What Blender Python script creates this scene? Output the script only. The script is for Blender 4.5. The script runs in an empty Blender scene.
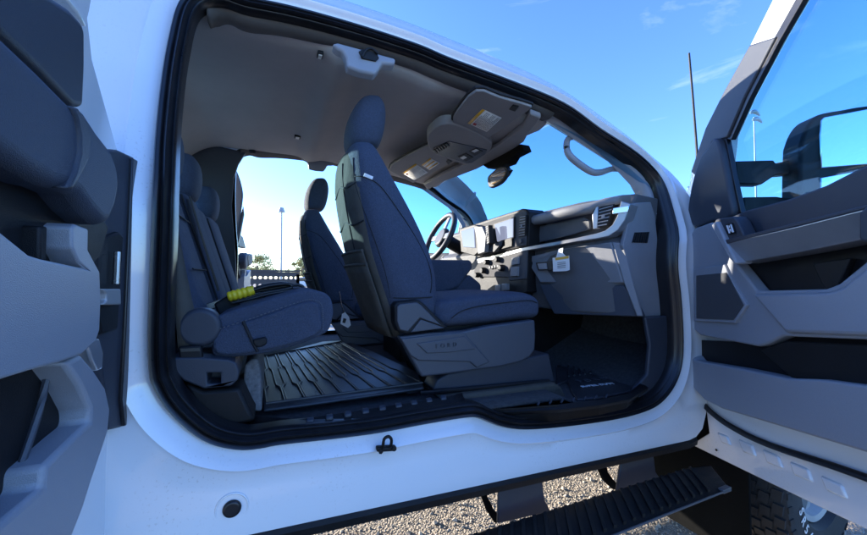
import bpy, bmesh, math, random
from mathutils import Vector, Matrix
random.seed(7)
scn = bpy.context.scene
COL = scn.collection
R = math.radians
V = Vector

# ------------------------------------------------------------------ materials
def mat(name, col, rough=.5, metal=0, coat=0, bump=0, bscale=400, var=0, vscale=6, spec=.5, sheen=0, kind='noise', tint=None, wrinkle=0):
    m = bpy.data.materials.new(name); m.use_nodes = True
    nt = m.node_tree; n = nt.nodes; b = n['Principled BSDF']
    b.inputs['Base Color'].default_value = (*col, 1); b.inputs['Roughness'].default_value = rough
    b.inputs['Metallic'].default_value = metal; b.inputs['Coat Weight'].default_value = coat
    b.inputs['Coat Roughness'].default_value = .04
    b.inputs['Specular IOR Level'].default_value = spec
    b.inputs['Sheen Weight'].default_value = sheen
    tc = n.new('ShaderNodeTexCoord')
    if bump:
        if kind == 'noise':
            t = n.new('ShaderNodeTexNoise'); t.inputs['Scale'].default_value = bscale; t.inputs['Detail'].default_value = 3
            out = t.outputs['Fac']
        else:
            t = n.new('ShaderNodeTexVoronoi'); t.inputs['Scale'].default_value = bscale
            out = t.outputs['Distance']
        nt.links.new(tc.outputs['Object'], t.inputs['Vector'])
        bp = n.new('ShaderNodeBump'); bp.inputs['Strength'].default_value = bump; bp.inputs['Distance'].default_value = .002
        nt.links.new(out, bp.inputs['Height']); nt.links.new(bp.outputs['Normal'], b.inputs['Normal'])
    if wrinkle:
        tw = n.new('ShaderNodeTexNoise'); tw.inputs['Scale'].default_value = 9; tw.inputs['Detail'].default_value = 2; tw.inputs['Distortion'].default_value = .8
        nt.links.new(tc.outputs['Object'], tw.inputs['Vector'])
        bw = n.new('ShaderNodeBump'); bw.inputs['Strength'].default_value = wrinkle; bw.inputs['Distance'].default_value = .02
        nt.links.new(tw.outputs['Fac'], bw.inputs['Height'])
        if bump: nt.links.new(bw.outputs['Normal'], bp.inputs['Normal'])
        else: nt.links.new(bw.outputs['Normal'], b.inputs['Normal'])
    if var:
        t2 = n.new('ShaderNodeTexNoise'); t2.inputs['Scale'].default_value = vscale; t2.inputs['Detail'].default_value = 6
        t2.inputs['Roughness'].default_value = .65
        nt.links.new(tc.outputs['Object'], t2.inputs['Vector'])
        r = n.new('ShaderNodeValToRGB')
        r.color_ramp.elements[0].position = .3; r.color_ramp.elements[1].position = .7
        c2 = tint or col
        r.color_ramp.elements[0].color = (*[max(0, c*(1-var)) for c in col], 1)
        r.color_ramp.elements[1].color = (*[min(1, c*(1+var)) for c in c2], 1)
        nt.links.new(t2.outputs['Fac'], r.inputs['Fac']); nt.links.new(r.outputs['Color'], b.inputs['Base Color'])
        mr = n.new('ShaderNodeMapRange'); mr.inputs['To Min'].default_value = max(0, rough-.08); mr.inputs['To Max'].default_value = min(1, rough+.1)
        nt.links.new(t2.outputs['Fac'], mr.inputs['Value']); nt.links.new(mr.outputs['Result'], b.inputs['Roughness'])
    return m

def glass_mat(name, tint, gloss=1.0):
    m = bpy.data.materials.new(name); m.use_nodes = True
    nt = m.node_tree; n = nt.nodes
    for x in list(n):
        if x.type == 'BSDF_PRINCIPLED': n.remove(x)
    out = [x for x in n if x.type == 'OUTPUT_MATERIAL'][0]
    tr = n.new('ShaderNodeBsdfTransparent'); tr.inputs['Color'].default_value = (*tint, 1)
    gl = n.new('ShaderNodeBsdfGlossy'); gl.inputs['Roughness'].default_value = .02
    lw = n.new('ShaderNodeLayerWeight'); lw.inputs['Blend'].default_value = .5
    fr = n.new('ShaderNodeMath'); fr.operation = 'POWER'; fr.inputs[1].default_value = 5
    nt.links.new(lw.outputs['Facing'], fr.inputs[0])
    ml = n.new('ShaderNodeMath'); ml.operation = 'MULTIPLY_ADD'; ml.inputs[1].default_value = gloss*.9; ml.inputs[2].default_value = .04*gloss
    mx = n.new('ShaderNodeMixShader')
    nt.links.new(fr.outputs['Value'], ml.inputs[0]); nt.links.new(ml.outputs['Value'], mx.inputs['Fac'])
    nt.links.new(tr.outputs['BSDF'], mx.inputs[1]); nt.links.new(gl.outputs['BSDF'], mx.inputs[2])
    nt.links.new(mx.outputs['Shader'], out.inputs['Surface'])
    return m

M = dict(
    paint=mat('white_paint', (.76, .78, .80), .22, coat=1, bump=.02, bscale=30),
    rubber=mat('black_rubber', (.010, .010, .012), .3, bump=.15, bscale=300, var=.3, vscale=20),
    black=mat('black_plastic', (.008, .008, .009), .5, bump=.35, bscale=900, var=.3, vscale=20, spec=.3),
    dark=mat('charcoal_plastic', (.030, .036, .050), .45, bump=.4, bscale=900, var=.08, vscale=300),
    mid=mat('grey_plastic', (.27, .285, .315), .36, bump=.35, bscale=900, var=.05, vscale=300),
    shield=mat('shield_plastic', (.060, .067, .083), .34, bump=.4, bscale=900, var=.06, vscale=300),
    dash=mat('dash_plastic', (.20, .208, .225), .5, bump=.5, bscale=1000, var=.08, vscale=5),
    pad=mat('soft_dash_pad', (.085, .088, .095), .6, bump=.5, bscale=800, var=.1, vscale=6),
    fabric=mat('seat_fabric', (.054, .068, .104), .8, bump=1, bscale=420, var=.22, vscale=160, spec=.35, kind='voronoi', wrinkle=.6),
    fabdark=mat('dark_seat_vinyl', (.078, .072, .060), .85, bump=.6, bscale=600, var=.2, vscale=10, spec=.2, wrinkle=.4),
    padcloth=mat('door_pad_cloth', (.042, .053, .076), .55, bump=.6, bscale=900, var=.22, vscale=420),
    seam=mat('seam_thread', (.11, .115, .13), .8),
    seamdark=mat('seam_and_shadow_gap', (.012, .012, .014), .8),
    liner=mat('headliner_cloth', (.40, .375, .36), .95, bump=.6, bscale=900, var=.07, vscale=4),
    linertrim=mat('headliner_trim', (.27, .258, .25), .8, bump=.5, bscale=900, var=.06),
    railtrim=mat('rail_trim', (.10, .094, .09), .8, bump=.5, bscale=900, var=.06),
    silver=mat('silver_trim', (.34, .35, .37), .32, metal=.6, var=.05, vscale=15),
    satin=mat('satin_panel', (.095, .095, .10), .75, spec=.15, metal=0, var=.08, vscale=30),
    steel=mat('bright_steel', (.62, .62, .62), .25, metal=1, var=.1, vscale=20),
    chrome=mat('alloy', (.75, .75, .77), .16, metal=1),
    mirror=mat('mirror_glass', (.85, .87, .9), .02, metal=1),
    carpet=mat('black_carpet', (.05, .05, .053), .95, bump=1, bscale=500, var=.4, vscale=60),
    mat=mat('mat_rubber', (.038, .039, .043), .42, bump=.3, bscale=500, var=.45, vscale=9),
    label=mat('label_white', (.78, .76, .72), .6),
    paper=mat('tag_paper', (.80, .80, .78), .7),
    amber=mat('label_amber', (.72, .38, .02), .5),
    ink=mat('ink', (.03, .03, .03), .7),
    inkgrey=mat('ink_grey', (.28, .28, .28), .7),
    red=mat('ink_red', (.5, .05, .05), .7),
    white=mat('white_ink', (.75, .77, .8), .5),
    yellow=mat('yellow_plastic', (.85, .60, .02), .42, bump=.2, bscale=200, var=.08, vscale=30),
    cord=mat('black_cord', (.008, .008, .009), .4),
    tyre=mat('tyre_rubber', (.018, .018, .019), .7, bump=.5, bscale=300, var=.3, vscale=15),
    under=mat('underbody', (.005, .005, .005), .9, bump=.5, bscale=60, var=.4, vscale=5, spec=.08),
    galv=mat('galvanised', (.42, .42, .41), .5, metal=.5, var=.1, vscale=8),
    screen=mat('screen_glass', (.015, .017, .025), .04),
    glow=None,
    lens=mat('clear_lens', (.75, .74, .68), .2),
    bark=mat('bark', (.22, .17, .12), .9, bump=.6, bscale=40, var=.3),
    leaf=mat('leaf', (.34, .29, .09), .8, var=.35, vscale=3, tint=(.36, .33, .12)),
    rack=mat('rack_steel', (.035, .035, .038), .6, var=.2, vscale=4),
    carwhite=mat('car_white', (.72, .72, .72), .3, coat=1),
    carsilver=mat('car_silver', (.42, .43, .45), .3, metal=.5, coat=1),
    carglass=mat('car_glass', (.02, .025, .03), .08, coat=1),
    glass=glass_mat('window_glass', (.62, .82, .90)),
    windshield=glass_mat('windshield_glass', (.44, .68, .85), .5),
)

# road dust settled on the paint
nt_ = M['paint'].node_tree; b_ = nt_.nodes['Principled BSDF']
tc_ = nt_.nodes.new('ShaderNodeTexCoord'); n1 = nt_.nodes.new('ShaderNodeTexNoise'); n1.inputs['Scale'].default_value = 150; n1.inputs['Detail'].default_value = 4
n2 = nt_.nodes.new('ShaderNodeTexNoise'); n2.inputs['Scale'].default_value = 3.5; n2.inputs['Detail'].default_value = 5
m1 = nt_.nodes.new('ShaderNodeMapRange'); m1.inputs['From Min'].default_value = .60; m1.inputs['From Max'].default_value = .72; m1.inputs['To Max'].default_value = .55
m2 = nt_.nodes.new('ShaderNodeMapRange'); m2.inputs['From Min'].default_value = .42; m2.inputs['From Max'].default_value = .68
mm = nt_.nodes.new('ShaderNodeMath'); mm.operation = 'MULTIPLY'
mx_ = nt_.nodes.new('ShaderNodeMix'); mx_.data_type = 'RGBA'; mx_.inputs['A'].default_value = (.76, .78, .80, 1); mx_.inputs['B'].default_value = (.46, .42, .36, 1)
for q in (n1, n2): nt_.links.new(tc_.outputs['Object'], q.inputs['Vector'])
nt_.links.new(n1.outputs['Fac'], m1.inputs['Value']); nt_.links.new(n2.outputs['Fac'], m2.inputs['Value'])
nt_.links.new(m1.outputs['Result'], mm.inputs[0]); nt_.links.new(m2.outputs['Result'], mm.inputs[1])
nt_.links.new(mm.outputs['Value'], mx_.inputs['Factor']); nt_.links.new(mx_.outputs['Result'], b_.inputs['Base Color'])

# ------------------------------------------------------------------ mesh helpers
def BM(): return bmesh.new()
def add(bm, verts, faces):
    vs = [bm.verts.new(v) for v in verts]
    for f in faces:
        try: bm.faces.new([vs[i] for i in f])
        except ValueError: pass
    return vs
def box(bm, lo, hi):
    x0, y0, z0 = lo; x1, y1, z1 = hi
    add(bm, [(x0,y0,z0),(x1,y0,z0),(x1,y1,z0),(x0,y1,z0),(x0,y0,z1),(x1,y0,z1),(x1,y1,z1),(x0,y1,z1)],
        [(3,2,1,0),(4,5,6,7),(0,1,5,4),(1,2,6,5),(2,3,7,6),(3,0,4,7)])
    return bm
def obox(bm, c, ax, ay, az):
    c, ax, ay, az = V(c), V(ax), V(ay), V(az)
    vs = [c+sx*ax+sy*ay+sz*az for sz in (-1,1) for sx, sy in ((-1,-1),(1,-1),(1,1),(-1,1))]
    add(bm, vs, [(3,2,1,0),(4,5,6,7),(0,1,5,4),(1,2,6,5),(2,3,7,6),(3,0,4,7)])
    return bm
def prism(bm, pts, vec):
    """closed outline swept along vec"""
    vec = V(vec); n = len(pts)
    a = [V(p) for p in pts]
    add(bm, a+[p+vec for p in a], [tuple(range(n)), tuple(range(2*n-1, n-1, -1))]+[(i, i+n, (i+1) % n+n, (i+1) % n) for i in range(n)])
    return bm
def loft(bm, rings, closed=True, caps=False):
    n = len(rings[0]); vs = [[bm.verts.new(p) for p in r] for r in rings]
    for a, b in zip(vs, vs[1:]):
        for i in range(n if closed else n-1):
            j = (i+1) % n
            try: bm.faces.new((a[i], a[j], b[j], b[i]))
            except ValueError: pass
    if caps:
        bm.faces.new(vs[0][::-1]); bm.faces.new(vs[-1])
    return bm
def tube(bm, path, r, n=8, closed=False):
    P = [V(p) for p in path]; m = len(P); rings = []
    up = V((.13, .31, .94))
    for i, p in enumerate(P):
        t = (P[(i+1) % m]-P[i-1]) if closed else (P[min(i+1, m-1)]-P[max(i-1, 0)])
        t.normalize(); a = t.cross(up)
        if a.length < .05: a = t.cross(V((1, 0, 0)))
        a.normalize(); b = t.cross(a)
        rr = r[i] if isinstance(r, (list, tuple)) else r
        rings.append([p+rr*(math.cos(2*math.pi*k/n)*a+math.sin(2*math.pi*k/n)*b) for k in range(n)])
    if closed: rings.append(rings[0]); loft(bm, rings)
    else: loft(bm, rings, caps=True)
    return bm
def smooth_path(pts, k=6, closed=False):
    P = [V(p) for p in pts]; n = len(P); out = []
    for i in range(n if closed else n-1):
        g = (lambda j: P[j % n]) if closed else (lambda j: P[max(0, min(n-1, j))])
        a, b, c, d = g(i-1), g(i), g(i+1), g(i+2)
        for q in range(k):
            t = q/k
            out.append(.5*((2*b)+(c-a)*t+(2*a-5*b+4*c-d)*t*t+(3*b-a-3*c+d)*t**3))
    if not closed: out.append(P[-1])
    return out
def rrect(f, a0, a1, b0, b1, n=4.0, N=40):
    """rounded rectangle through f(a, b)"""
    out = []
    for k in range(N):
        t = 2*math.pi*k/N; c, s = math.cos(t), math.sin(t)
        out.append(f((a0+a1)/2+(a1-a0)/2*math.copysign(abs(c)**(2/n), c), (b0+b1)/2+(b1-b0)/2*math.copysign(abs(s)**(2/n), s)))
    return out
def disc(bm, c, ax, r, h, n=24, r2=None):
    c, ax = V(c), V(ax).normalized(); a = ax.orthogonal().normalized(); b = ax.cross(a); r2 = r if r2 is None else r2
    loft(bm, [[c+r*(math.cos(2*math.pi*k/n)*a+math.sin(2*math.pi*k/n)*b) for k in range(n)],
              [c+h*ax+r2*(math.cos(2*math.pi*k/n)*a+math.sin(2*math.pi*k/n)*b) for k in range(n)]], caps=True)
    return bm

def obj(name, bm, m, parent=None, bevel=0, seg=2, smooth=40, subsurf=0, solid=0):
    me = bpy.data.meshes.new(name)
    bmesh.ops.remove_doubles(bm, verts=bm.verts, dist=1e-5)
    bmesh.ops.recalc_face_normals(bm, faces=bm.faces)
    for f in bm.faces: f.smooth = True
    for e in bm.edges:
        if len(e.link_faces) == 2 and e.calc_face_angle(0) > R(smooth): e.smooth = False
    bm.to_mesh(me); bm.free()
    o = bpy.data.objects.new(name, me); COL.objects.link(o)
    me.materials.append(m)
    if solid:
        s = o.modifiers.new('solid', 'SOLIDIFY'); s.thickness = solid; s.offset = 0
    if bevel:
        b = o.modifiers.new('bevel', 'BEVEL'); b.width = bevel; b.segments = seg; b.limit_method = 'ANGLE'; b.angle_limit = R(35)
        b.harden_normals = False
    if subsurf:
        s = o.modifiers.new('sub', 'SUBSURF'); s.levels = subsurf; s.render_levels = subsurf
    if parent: set_parent(o, parent)
    return o
def world_loc(p):
    l = V((0, 0, 0))
    while p: l = l+p.location; p = p.parent
    return l
def set_parent(o, p):
    o.parent = p; o.matrix_parent_inverse = Matrix.Translation(-BASE.get(p.name, V((0, 0, 0))))
BASE = {}
def thing(name, label, cat, loc, group=None):
    o = bpy.data.objects.new(name, None); COL.objects.link(o); o.location = loc; o.empty_display_size = .1
    o['label'] = label; o['category'] = cat
    if group: o['group'] = group
    BASE[o.name] = V(loc)
    return o
def tag(o, label, cat, group=None):
    o['label'] = label; o['category'] = cat
    if group: o['group'] = group
    return o
def structure(o, kind='structure'):
    o['kind'] = kind; return o
def empty(name, parent):
    """a part that is only a holder of its pieces"""
    o = bpy.data.objects.new(name, None); COL.objects.link(o); o.empty_display_size = .1
    set_parent(o, parent); return o
def cut(bm, cutters):
    """bm minus the cutters"""
    bmesh.ops.recalc_face_normals(bm, faces=bm.faces)
    ma = bpy.data.meshes.new('a'); bm.to_mesh(ma); oa = bpy.data.objects.new('a', ma); COL.objects.link(oa)
    tmp = []
    for c in cutters:
        bmesh.ops.recalc_face_normals(c, faces=c.faces)
        mb = bpy.data.meshes.new('b'); c.to_mesh(mb); c.free(); ob = bpy.data.objects.new('b', mb); COL.objects.link(ob)
        q = oa.modifiers.new('c', 'BOOLEAN'); q.operation = 'DIFFERENCE'; q.solver = 'EXACT'; q.object = ob; tmp.append(ob)
    bpy.context.view_layer.update()
    ev = oa.evaluated_get(bpy.context.evaluated_depsgraph_get()); me = ev.to_mesh()
    out = bmesh.new(); out.from_mesh(me); ev.to_mesh_clear(); bm.free()
    for o in [oa]+tmp:
        d = o.data; bpy.data.objects.remove(o); bpy.data.meshes.remove(d)
    return out
def text(name, s, size, mx, m, parent, ext=.0008, spacing=1.0):
    """lettering as mesh; mx maps the letters' own plane to the place"""
    cu = bpy.data.curves.new('t', 'FONT'); cu.body = s; cu.size = size; cu.extrude = ext; cu.align_x = 'CENTER'; cu.align_y = 'CENTER'; cu.space_character = spacing
    to = bpy.data.objects.new('t', cu); COL.objects.link(to); bpy.context.view_layer.update()
    ev = to.evaluated_get(bpy.context.evaluated_depsgraph_get()); me = ev.to_mesh()
    bm = bmesh.new(); bm.from_mesh(me); ev.to_mesh_clear(); bpy.data.objects.remove(to); bpy.data.curves.remove(cu)
    bm.transform(mx)
    return obj(name, bm, m, parent)
def frame_mx(o, x, y):
    x, y = V(x).normalized(), V(y); y = (y-x*y.dot(x)).normalized(); z = x.cross(y)
    return Matrix(((x.x, y.x, z.x, o[0]), (x.y, y.y, z.y, o[1]), (x.z, y.z, z.z, o[2]), (0, 0, 0, 1)))

YC = 1.02                                     # the cab's centre line
def tum(z): return 0.0 if z < 1.3 else .33*(z-1.3)

# ------------------------------------------------------------------ camera, sky, sun
cam = bpy.data.cameras.new('camera'); co = bpy.data.objects.new('camera', cam); COL.objects.link(co)
cam.sensor_width = 36; cam.lens = 36*365/867; cam.clip_start = .02; cam.clip_end = 3000
yaw, pitch = R(24), R(1.65)
f = V((math.sin(yaw)*math.cos(pitch), math.cos(yaw)*math.cos(pitch), math.sin(pitch)))
co.location = (0, -1.05, 1.10); co.rotation_euler = f.to_track_quat('-Z', 'Y').to_euler()
scn.camera = co

SUN = V((-.925, 1, .29)).normalized()
w = bpy.data.worlds.new('World'); scn.world = w; w.use_nodes = True
nt = w.node_tree; sky = nt.nodes.new('ShaderNodeTexSky'); sky.sky_type = 'NISHITA'; sky.sun_disc = False
sky.sun_elevation = math.asin(SUN.z); sky.sun_rotation = math.atan2(SUN.x, SUN.y)
sky.air_density = 1.0; sky.dust_density = .35; sky.ozone_density = 5.2
hs = nt.nodes.new('ShaderNodeHueSaturation'); hs.inputs['Saturation'].default_value = 1.04; hs.inputs['Hue'].default_value = .514
nt.links.new(sky.outputs['Color'], hs.inputs['Color']); tcw = nt.nodes.new('ShaderNodeTexCoord'); mp = nt.nodes.new('ShaderNodeMapping'); mp.inputs['Scale'].default_value = (1.2, 1.2, 5); mp.inputs['Rotation'].default_value = (.3, .25, .4)
cn = nt.nodes.new('ShaderNodeTexNoise'); cn.inputs['Scale'].default_value = 2.2; cn.inputs['Detail'].default_value = 9; cn.inputs['Roughness'].default_value = .62; cn.inputs['Distortion'].default_value = .6
cr = nt.nodes.new('ShaderNodeMapRange'); cr.inputs['From Min'].default_value = .60; cr.inputs['From Max'].default_value = 1.0; cr.inputs['To Max'].default_value = .4
cm = nt.nodes.new('ShaderNodeMix'); cm.data_type = 'RGBA'; cm.inputs['B'].default_value = (3.6, 3.9, 4.3, 1)
nt.links.new(tcw.outputs['Generated'], mp.inputs['Vector']); nt.links.new(mp.outputs['Vector'], cn.inputs['Vector']); nt.links.new(cn.outputs['Fac'], cr.inputs['Value'])
nt.links.new(cr.outputs['Result'], cm.inputs['Factor']); nt.links.new(hs.outputs['Color'], cm.inputs['A']); nt.links.new(cm.outputs['Result'], nt.nodes['Background'].inputs['Color'])
nt.nodes['Background'].inputs['Strength'].default_value = .15
sl = bpy.data.lights.new('sun', 'SUN'); so = bpy.data.objects.new('sun', sl); COL.objects.link(so)
sl.energy = 3.2; sl.angle = R(.5); sl.color = (1, .93, .82)
so.rotation_euler = SUN.to_track_quat('Z', 'Y').to_euler(); so.location = (0, 0, 10)
scn.view_settings.view_transform = 'Standard'; scn.view_settings.look = 'None'
scn.view_settings.exposure = 2.2; scn.view_settings.gamma = 1; scn.view_settings.use_curve_mapping = False
scn.render.engine = 'CYCLES'
scn.cycles.max_bounces = 8; scn.cycles.transparent_max_bounces = 16; scn.cycles.use_denoising = True
scn.cycles.sample_clamp_indirect = 8

# ------------------------------------------------------------------ ground
GZ = -.27
def gravel_mat():
    m = bpy.data.materials.new('gravel'); m.use_nodes = True; nt = m.node_tree; n = nt.nodes; b = n['Principled BSDF']
    b.inputs['Roughness'].default_value = .95; b.inputs['Specular IOR Level'].default_value = .2
    tc = n.new('ShaderNodeTexCoord')
    v = n.new('ShaderNodeTexVoronoi'); v.inputs['Scale'].default_value = 85
    v2 = n.new('ShaderNodeTexNoise'); v2.inputs['Scale'].default_value = .6; v2.inputs['Detail'].default_value = 8
    for q in (v, v2): nt.links.new(tc.outputs['Object'], q.inputs['Vector'])
    r = n.new('ShaderNodeValToRGB'); e = r.color_ramp.elements
    e[0].color = (.20, .165, .125, 1); e[1].color = (.60, .51, .41, 1)
    nt.links.new(v.outputs['Color'], r.inputs['Fac'])
    mx = n.new('ShaderNodeMix'); mx.data_type = 'RGBA'; mx.inputs['B'].default_value = (.46, .395, .32, 1)
    nt.links.new(v2.outputs['Fac'], mx.inputs['Factor']); nt.links.new(r.outputs['Color'], mx.inputs['A'])
    nt.links.new(mx.outputs['Result'], b.inputs['Base Color'])
    bp = n.new('ShaderNodeBump'); bp.inputs['Strength'].default_value = .9; bp.inputs['Distance'].default_value = .012; bp.invert = True
    nt.links.new(v.outputs['Distance'], bp.inputs['Height']); nt.links.new(bp.outputs['Normal'], b.inputs['Normal'])
    return m
M['gravel'] = gravel_mat()
def stone_mat():
    m = mat('stone', (.47, .395, .315), .9, var=.55, vscale=45); return m
M['stone'] = stone_mat()
bm = BM(); add(bm, [(-900, -900, GZ), (900, -900, GZ), (900, 900, GZ), (-900, 900, GZ)], [(0, 1, 2, 3)])
structure(obj('gravel_ground', bm, M['gravel']))
verts, faces = [], []
for i in range(26000):
    if i < 18000: x, y = random.uniform(-.3, 3.6), random.uniform(-.7, 2.4)
    else: x, y = random.uniform(-1.5, 7), random.uniform(-.9, 6)
    s = random.uniform(.003, .009)*(2.2 if random.random() < .08 else 1); k = len(verts); a = random.uniform(0, 6.3)
    for q in range(4):
        t = a+q*math.pi/2+random.uniform(-.4, .4); verts.append((x+s*math.cos(t)*random.uniform(.7, 1.2), y+s*math.sin(t)*random.uniform(.7, 1.2), GZ-.002+s*random.uniform(.0, .35)))
    verts.append((x+s*random.uniform(-.3, .3), y+s*random.uniform(-.3, .3), GZ+s*random.uniform(.7, 1.4)))
    faces += [(k, k+1, k+4), (k+1, k+2, k+4), (k+2, k+3, k+4), (k+3, k, k+4)]
me = bpy.data.meshes.new('gravel_stones'); me.from_pydata(verts, [], faces); me.materials.append(M['stone'])
o = bpy.data.objects.new('gravel_stones', me); COL.objects.link(o); structure(o, 'stuff')

# ------------------------------------------------------------------ the pickup truck
truck = thing('pickup_truck', 'white extended cab pickup truck with its doors standing open, seen into its grey cab', 'pickup truck', (1.0, 1.02, GZ))

# door opening: the outer edge of its weatherstrip
LOOP = [(-0.262,0.035,0.951),(-0.261,0.035,1.095),(-0.259,0.035,1.290),(-0.267,0.077,1.426),(-0.271,0.116,1.545),(-0.272,0.159,1.675),(-0.268,0.197,1.790),(-0.258,0.236,1.908),(-0.225,0.259,1.978),(-0.154,0.270,2.013),(-0.088,0.268,2.006),(0.033,0.272,2.019),(0.176,0.274,2.023),(0.347,0.272,2.019),(0.528,0.268,2.006),(0.635,0.261,1.984),(0.894,0.251,1.955),(1.213,0.235,1.905),(1.401,0.201,1.802),(1.611,0.169,1.707),(1.727,0.129,1.586),(1.724,0.076,1.424),(1.683,0.035,1.183),(1.706,0.035,0.999),(1.713,0.035,0.769),(1.667,0.035,0.642),(1.556,0.035,0.558),(1.409,0.035,0.532),(1.189,0.035,0.533),(0.876,0.035,0.557),(0.738,0.035,0.588),(0.649,0.035,0.631),(0.595,0.035,0.643),(0.436,0.035,0.645),(0.297,0.035,0.643),(0.159,0.035,0.649),(0.028,0.035,0.658),(-0.021,0.035,0.657),(-0.075,0.035,0.664),(-0.149,0.035,0.700),(-0.219,0.035,0.780),(-0.249,0.035,0.841),(-0.257,0.035,0.871)]
LP = smooth_path(LOOP, 5, True)
NL = len(LP)
def lap(P, k):
    P = [V(p) for p in P]
    for _ in range(k): P = [P[i]*.5+(P[i-1]+P[(i+1) % len(P)])*.25 for i in range(len(P))]
    return P
LP = lap(LP, 2)
LS = lap(LP, 25)
NRM = []
for i in range(NL):
    t = LS[(i+2) % NL]-LS[i-2]; nn = V((-t.z, 0, t.x)).normalized()
    NRM.append(nn)
def interp(tab, a):
    for (a0, v0), (a1, v1) in zip(tab, tab[1:]):
        if a0 <= a <= a1: return v0+(v1-v0)*(a-a0)/(a1-a0)
    return tab[-1][1]
WID = [(0, .17), (40, .11), (60, .12), (72, .145), (90, .145), (130, .15), (180, .36), (225, .36), (255, .24), (270, .215), (290, .205), (320, .26), (360, .17)]
def ring(d, y, base=LP, scale=None):
    out = []
    for p, nn in zip(base, NRM):
        q = V(p)+nn*(d if scale is None else d*scale(math.degrees(math.atan2(nn.z, nn.x)) % 360))
        q.y = tum(q.z)+y; out.append(q)
    return out
wid = lambda a: interp(WID, a)
def roofy(d, y, s=1):
    """outer rings lean in over the roof rail"""
    out = []
    for q, nn in zip(ring(d, y, LS, wid), NRM):
        up = max(0, nn.z)**1.5; q.y += up*.055*s; out.append(q)
    return out
def blend(a, b, t): return [p.lerp(q, t) for p, q in zip(a, b)]
def rocker(P, dz=0):
    """the lower edge of the body runs straight along the rocker"""
    for q, nn in zip(P, NRM):
        k = min(1, max(0, (-nn.z-.45)/.4)); k = k*k*(3-2*k)
        q.z = q.z*(1-k)+(.449-.045*q.x+dz)*k
    return P
r0 = ring(0, .035); r1 = ring(.006, .030); r2 = ring(.018, .028); r3 = ring(.030, .016)
out1 = rocker(roofy(1, 0, 1)); out2 = rocker(roofy(1.03, .035, 1.5), -.012)
r4 = blend(ring(.040, .004), out1, .05); r4b = blend(ring(.046, .011), out1, .07); r5 = blend(ring(.05, .008), out1, .32); r6 = blend(ring(.05, -.004), out1, .78)
for i_, (q, nn) in enumerate(zip(r5, NRM)):
    if nn.x < -.5: q.y -= .010*min(1, (-nn.x-.5)*3)
SHELL = [ring(-.004, .06), r0, r1, r2, r3, r4, r4b, r5, r6, out1, out2, roofy(1.0, .10, 2.0)]
def mirror_pts(P): return [V((p.x, 2*YC-p.y, p.z)) for p in P]
body = obj('body_side', loft(BM(), SHELL), M['paint'], truck, smooth=50)
far_body = obj('body_side', loft(BM(), [mirror_pts(P) for P in SHELL]), M['paint'], truck, smooth=50)
SEAL = [ring(.003, .038), ring(.004, .020), ring(-.001, .008), ring(-.007, .010), ring(-.010, .020), ring(-.013, .022), ring(-.016, .012), ring(-.021, .010), ring(-.025, .018), ring(-.027, .030), ring(-.030, .032), ring(-.033, .026), ring(-.036, .030), ring(-.037, .05), ring(-.037, .09)]
for k in (0, 1):
    obj('door_seal', loft(BM(), [mirror_pts(P) if k else P for P in SEAL]), M['rubber'], truck, smooth=60)

# roof skin, rear wall, underside
ROOFZ = [(-.60, 1.99), (-.3, 2.045), (0, 2.065), (.3, 2.06), (.6, 2.03), (.9, 1.985), (1.15, 1.925), (1.27, 1.885)]
rows = []
for x, z in ROOFZ:
    rows.append([V((x, .33+(2*YC-.66)*k/12, z-.012+.045*math.sin(math.pi*k/12))) for k in range(13)])
obj('roof', loft(BM(), rows, closed=False), M['paint'], truck, solid=.006)
bm = BM()
box(bm, (-.60, .02, .45), (-.565, 2*YC-.02, 1.28)); box(bm, (-.60, .04, 1.28), (-.565, .42, 1.98)); box(bm, (-.60, 2*YC-.42, 1.28), (-.565, 2*YC-.04, 1.98))
box(bm, (-.60, .42, 1.84), (-.565, 2*YC-.42, 1.98))
cw = obj('cab_rear_wall', bm, M['paint'], truck)
bm = BM(); box(bm, (-.584, .42, 1.28), (-.578, 2*YC-.42, 1.84)); obj('rear_window', bm, M['glass'], truck)
bm = BM(); box(bm, (-.56, .10, .50), (1.95, 2*YC-.10, .56))
for y in (.46, 1.30): box(bm, (-2.6, y, .30), (3.4, y+.09, .50))
box(bm, (.35, .80, .34), (1.6, 1.05, .55)); box(bm, (2.0, .5, .25), (2.9, 1.36, .9))
obj('chassis', bm, M['under'], truck)
# black pinch flange under the rocker
bot = [q for q, nn in zip(out1, NRM) if nn.z < -.72 and -.62 < q.x < 1.78]
xs = sorted(bot, key=lambda q: q.x)
ext = [V((-.75, 0, xs[0].z+.01))]+xs
bm = BM()
loft(bm, [[q+V((0, .004, .004)), q+V((0, -.008, -.012)), q+V((0, -.004, -.034)), q+V((0, .03, -.04)), q+V((0, .06, -.01))] for q in ext], caps=True)
obj('rocker_trim', bm, M['black'], truck)

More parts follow.
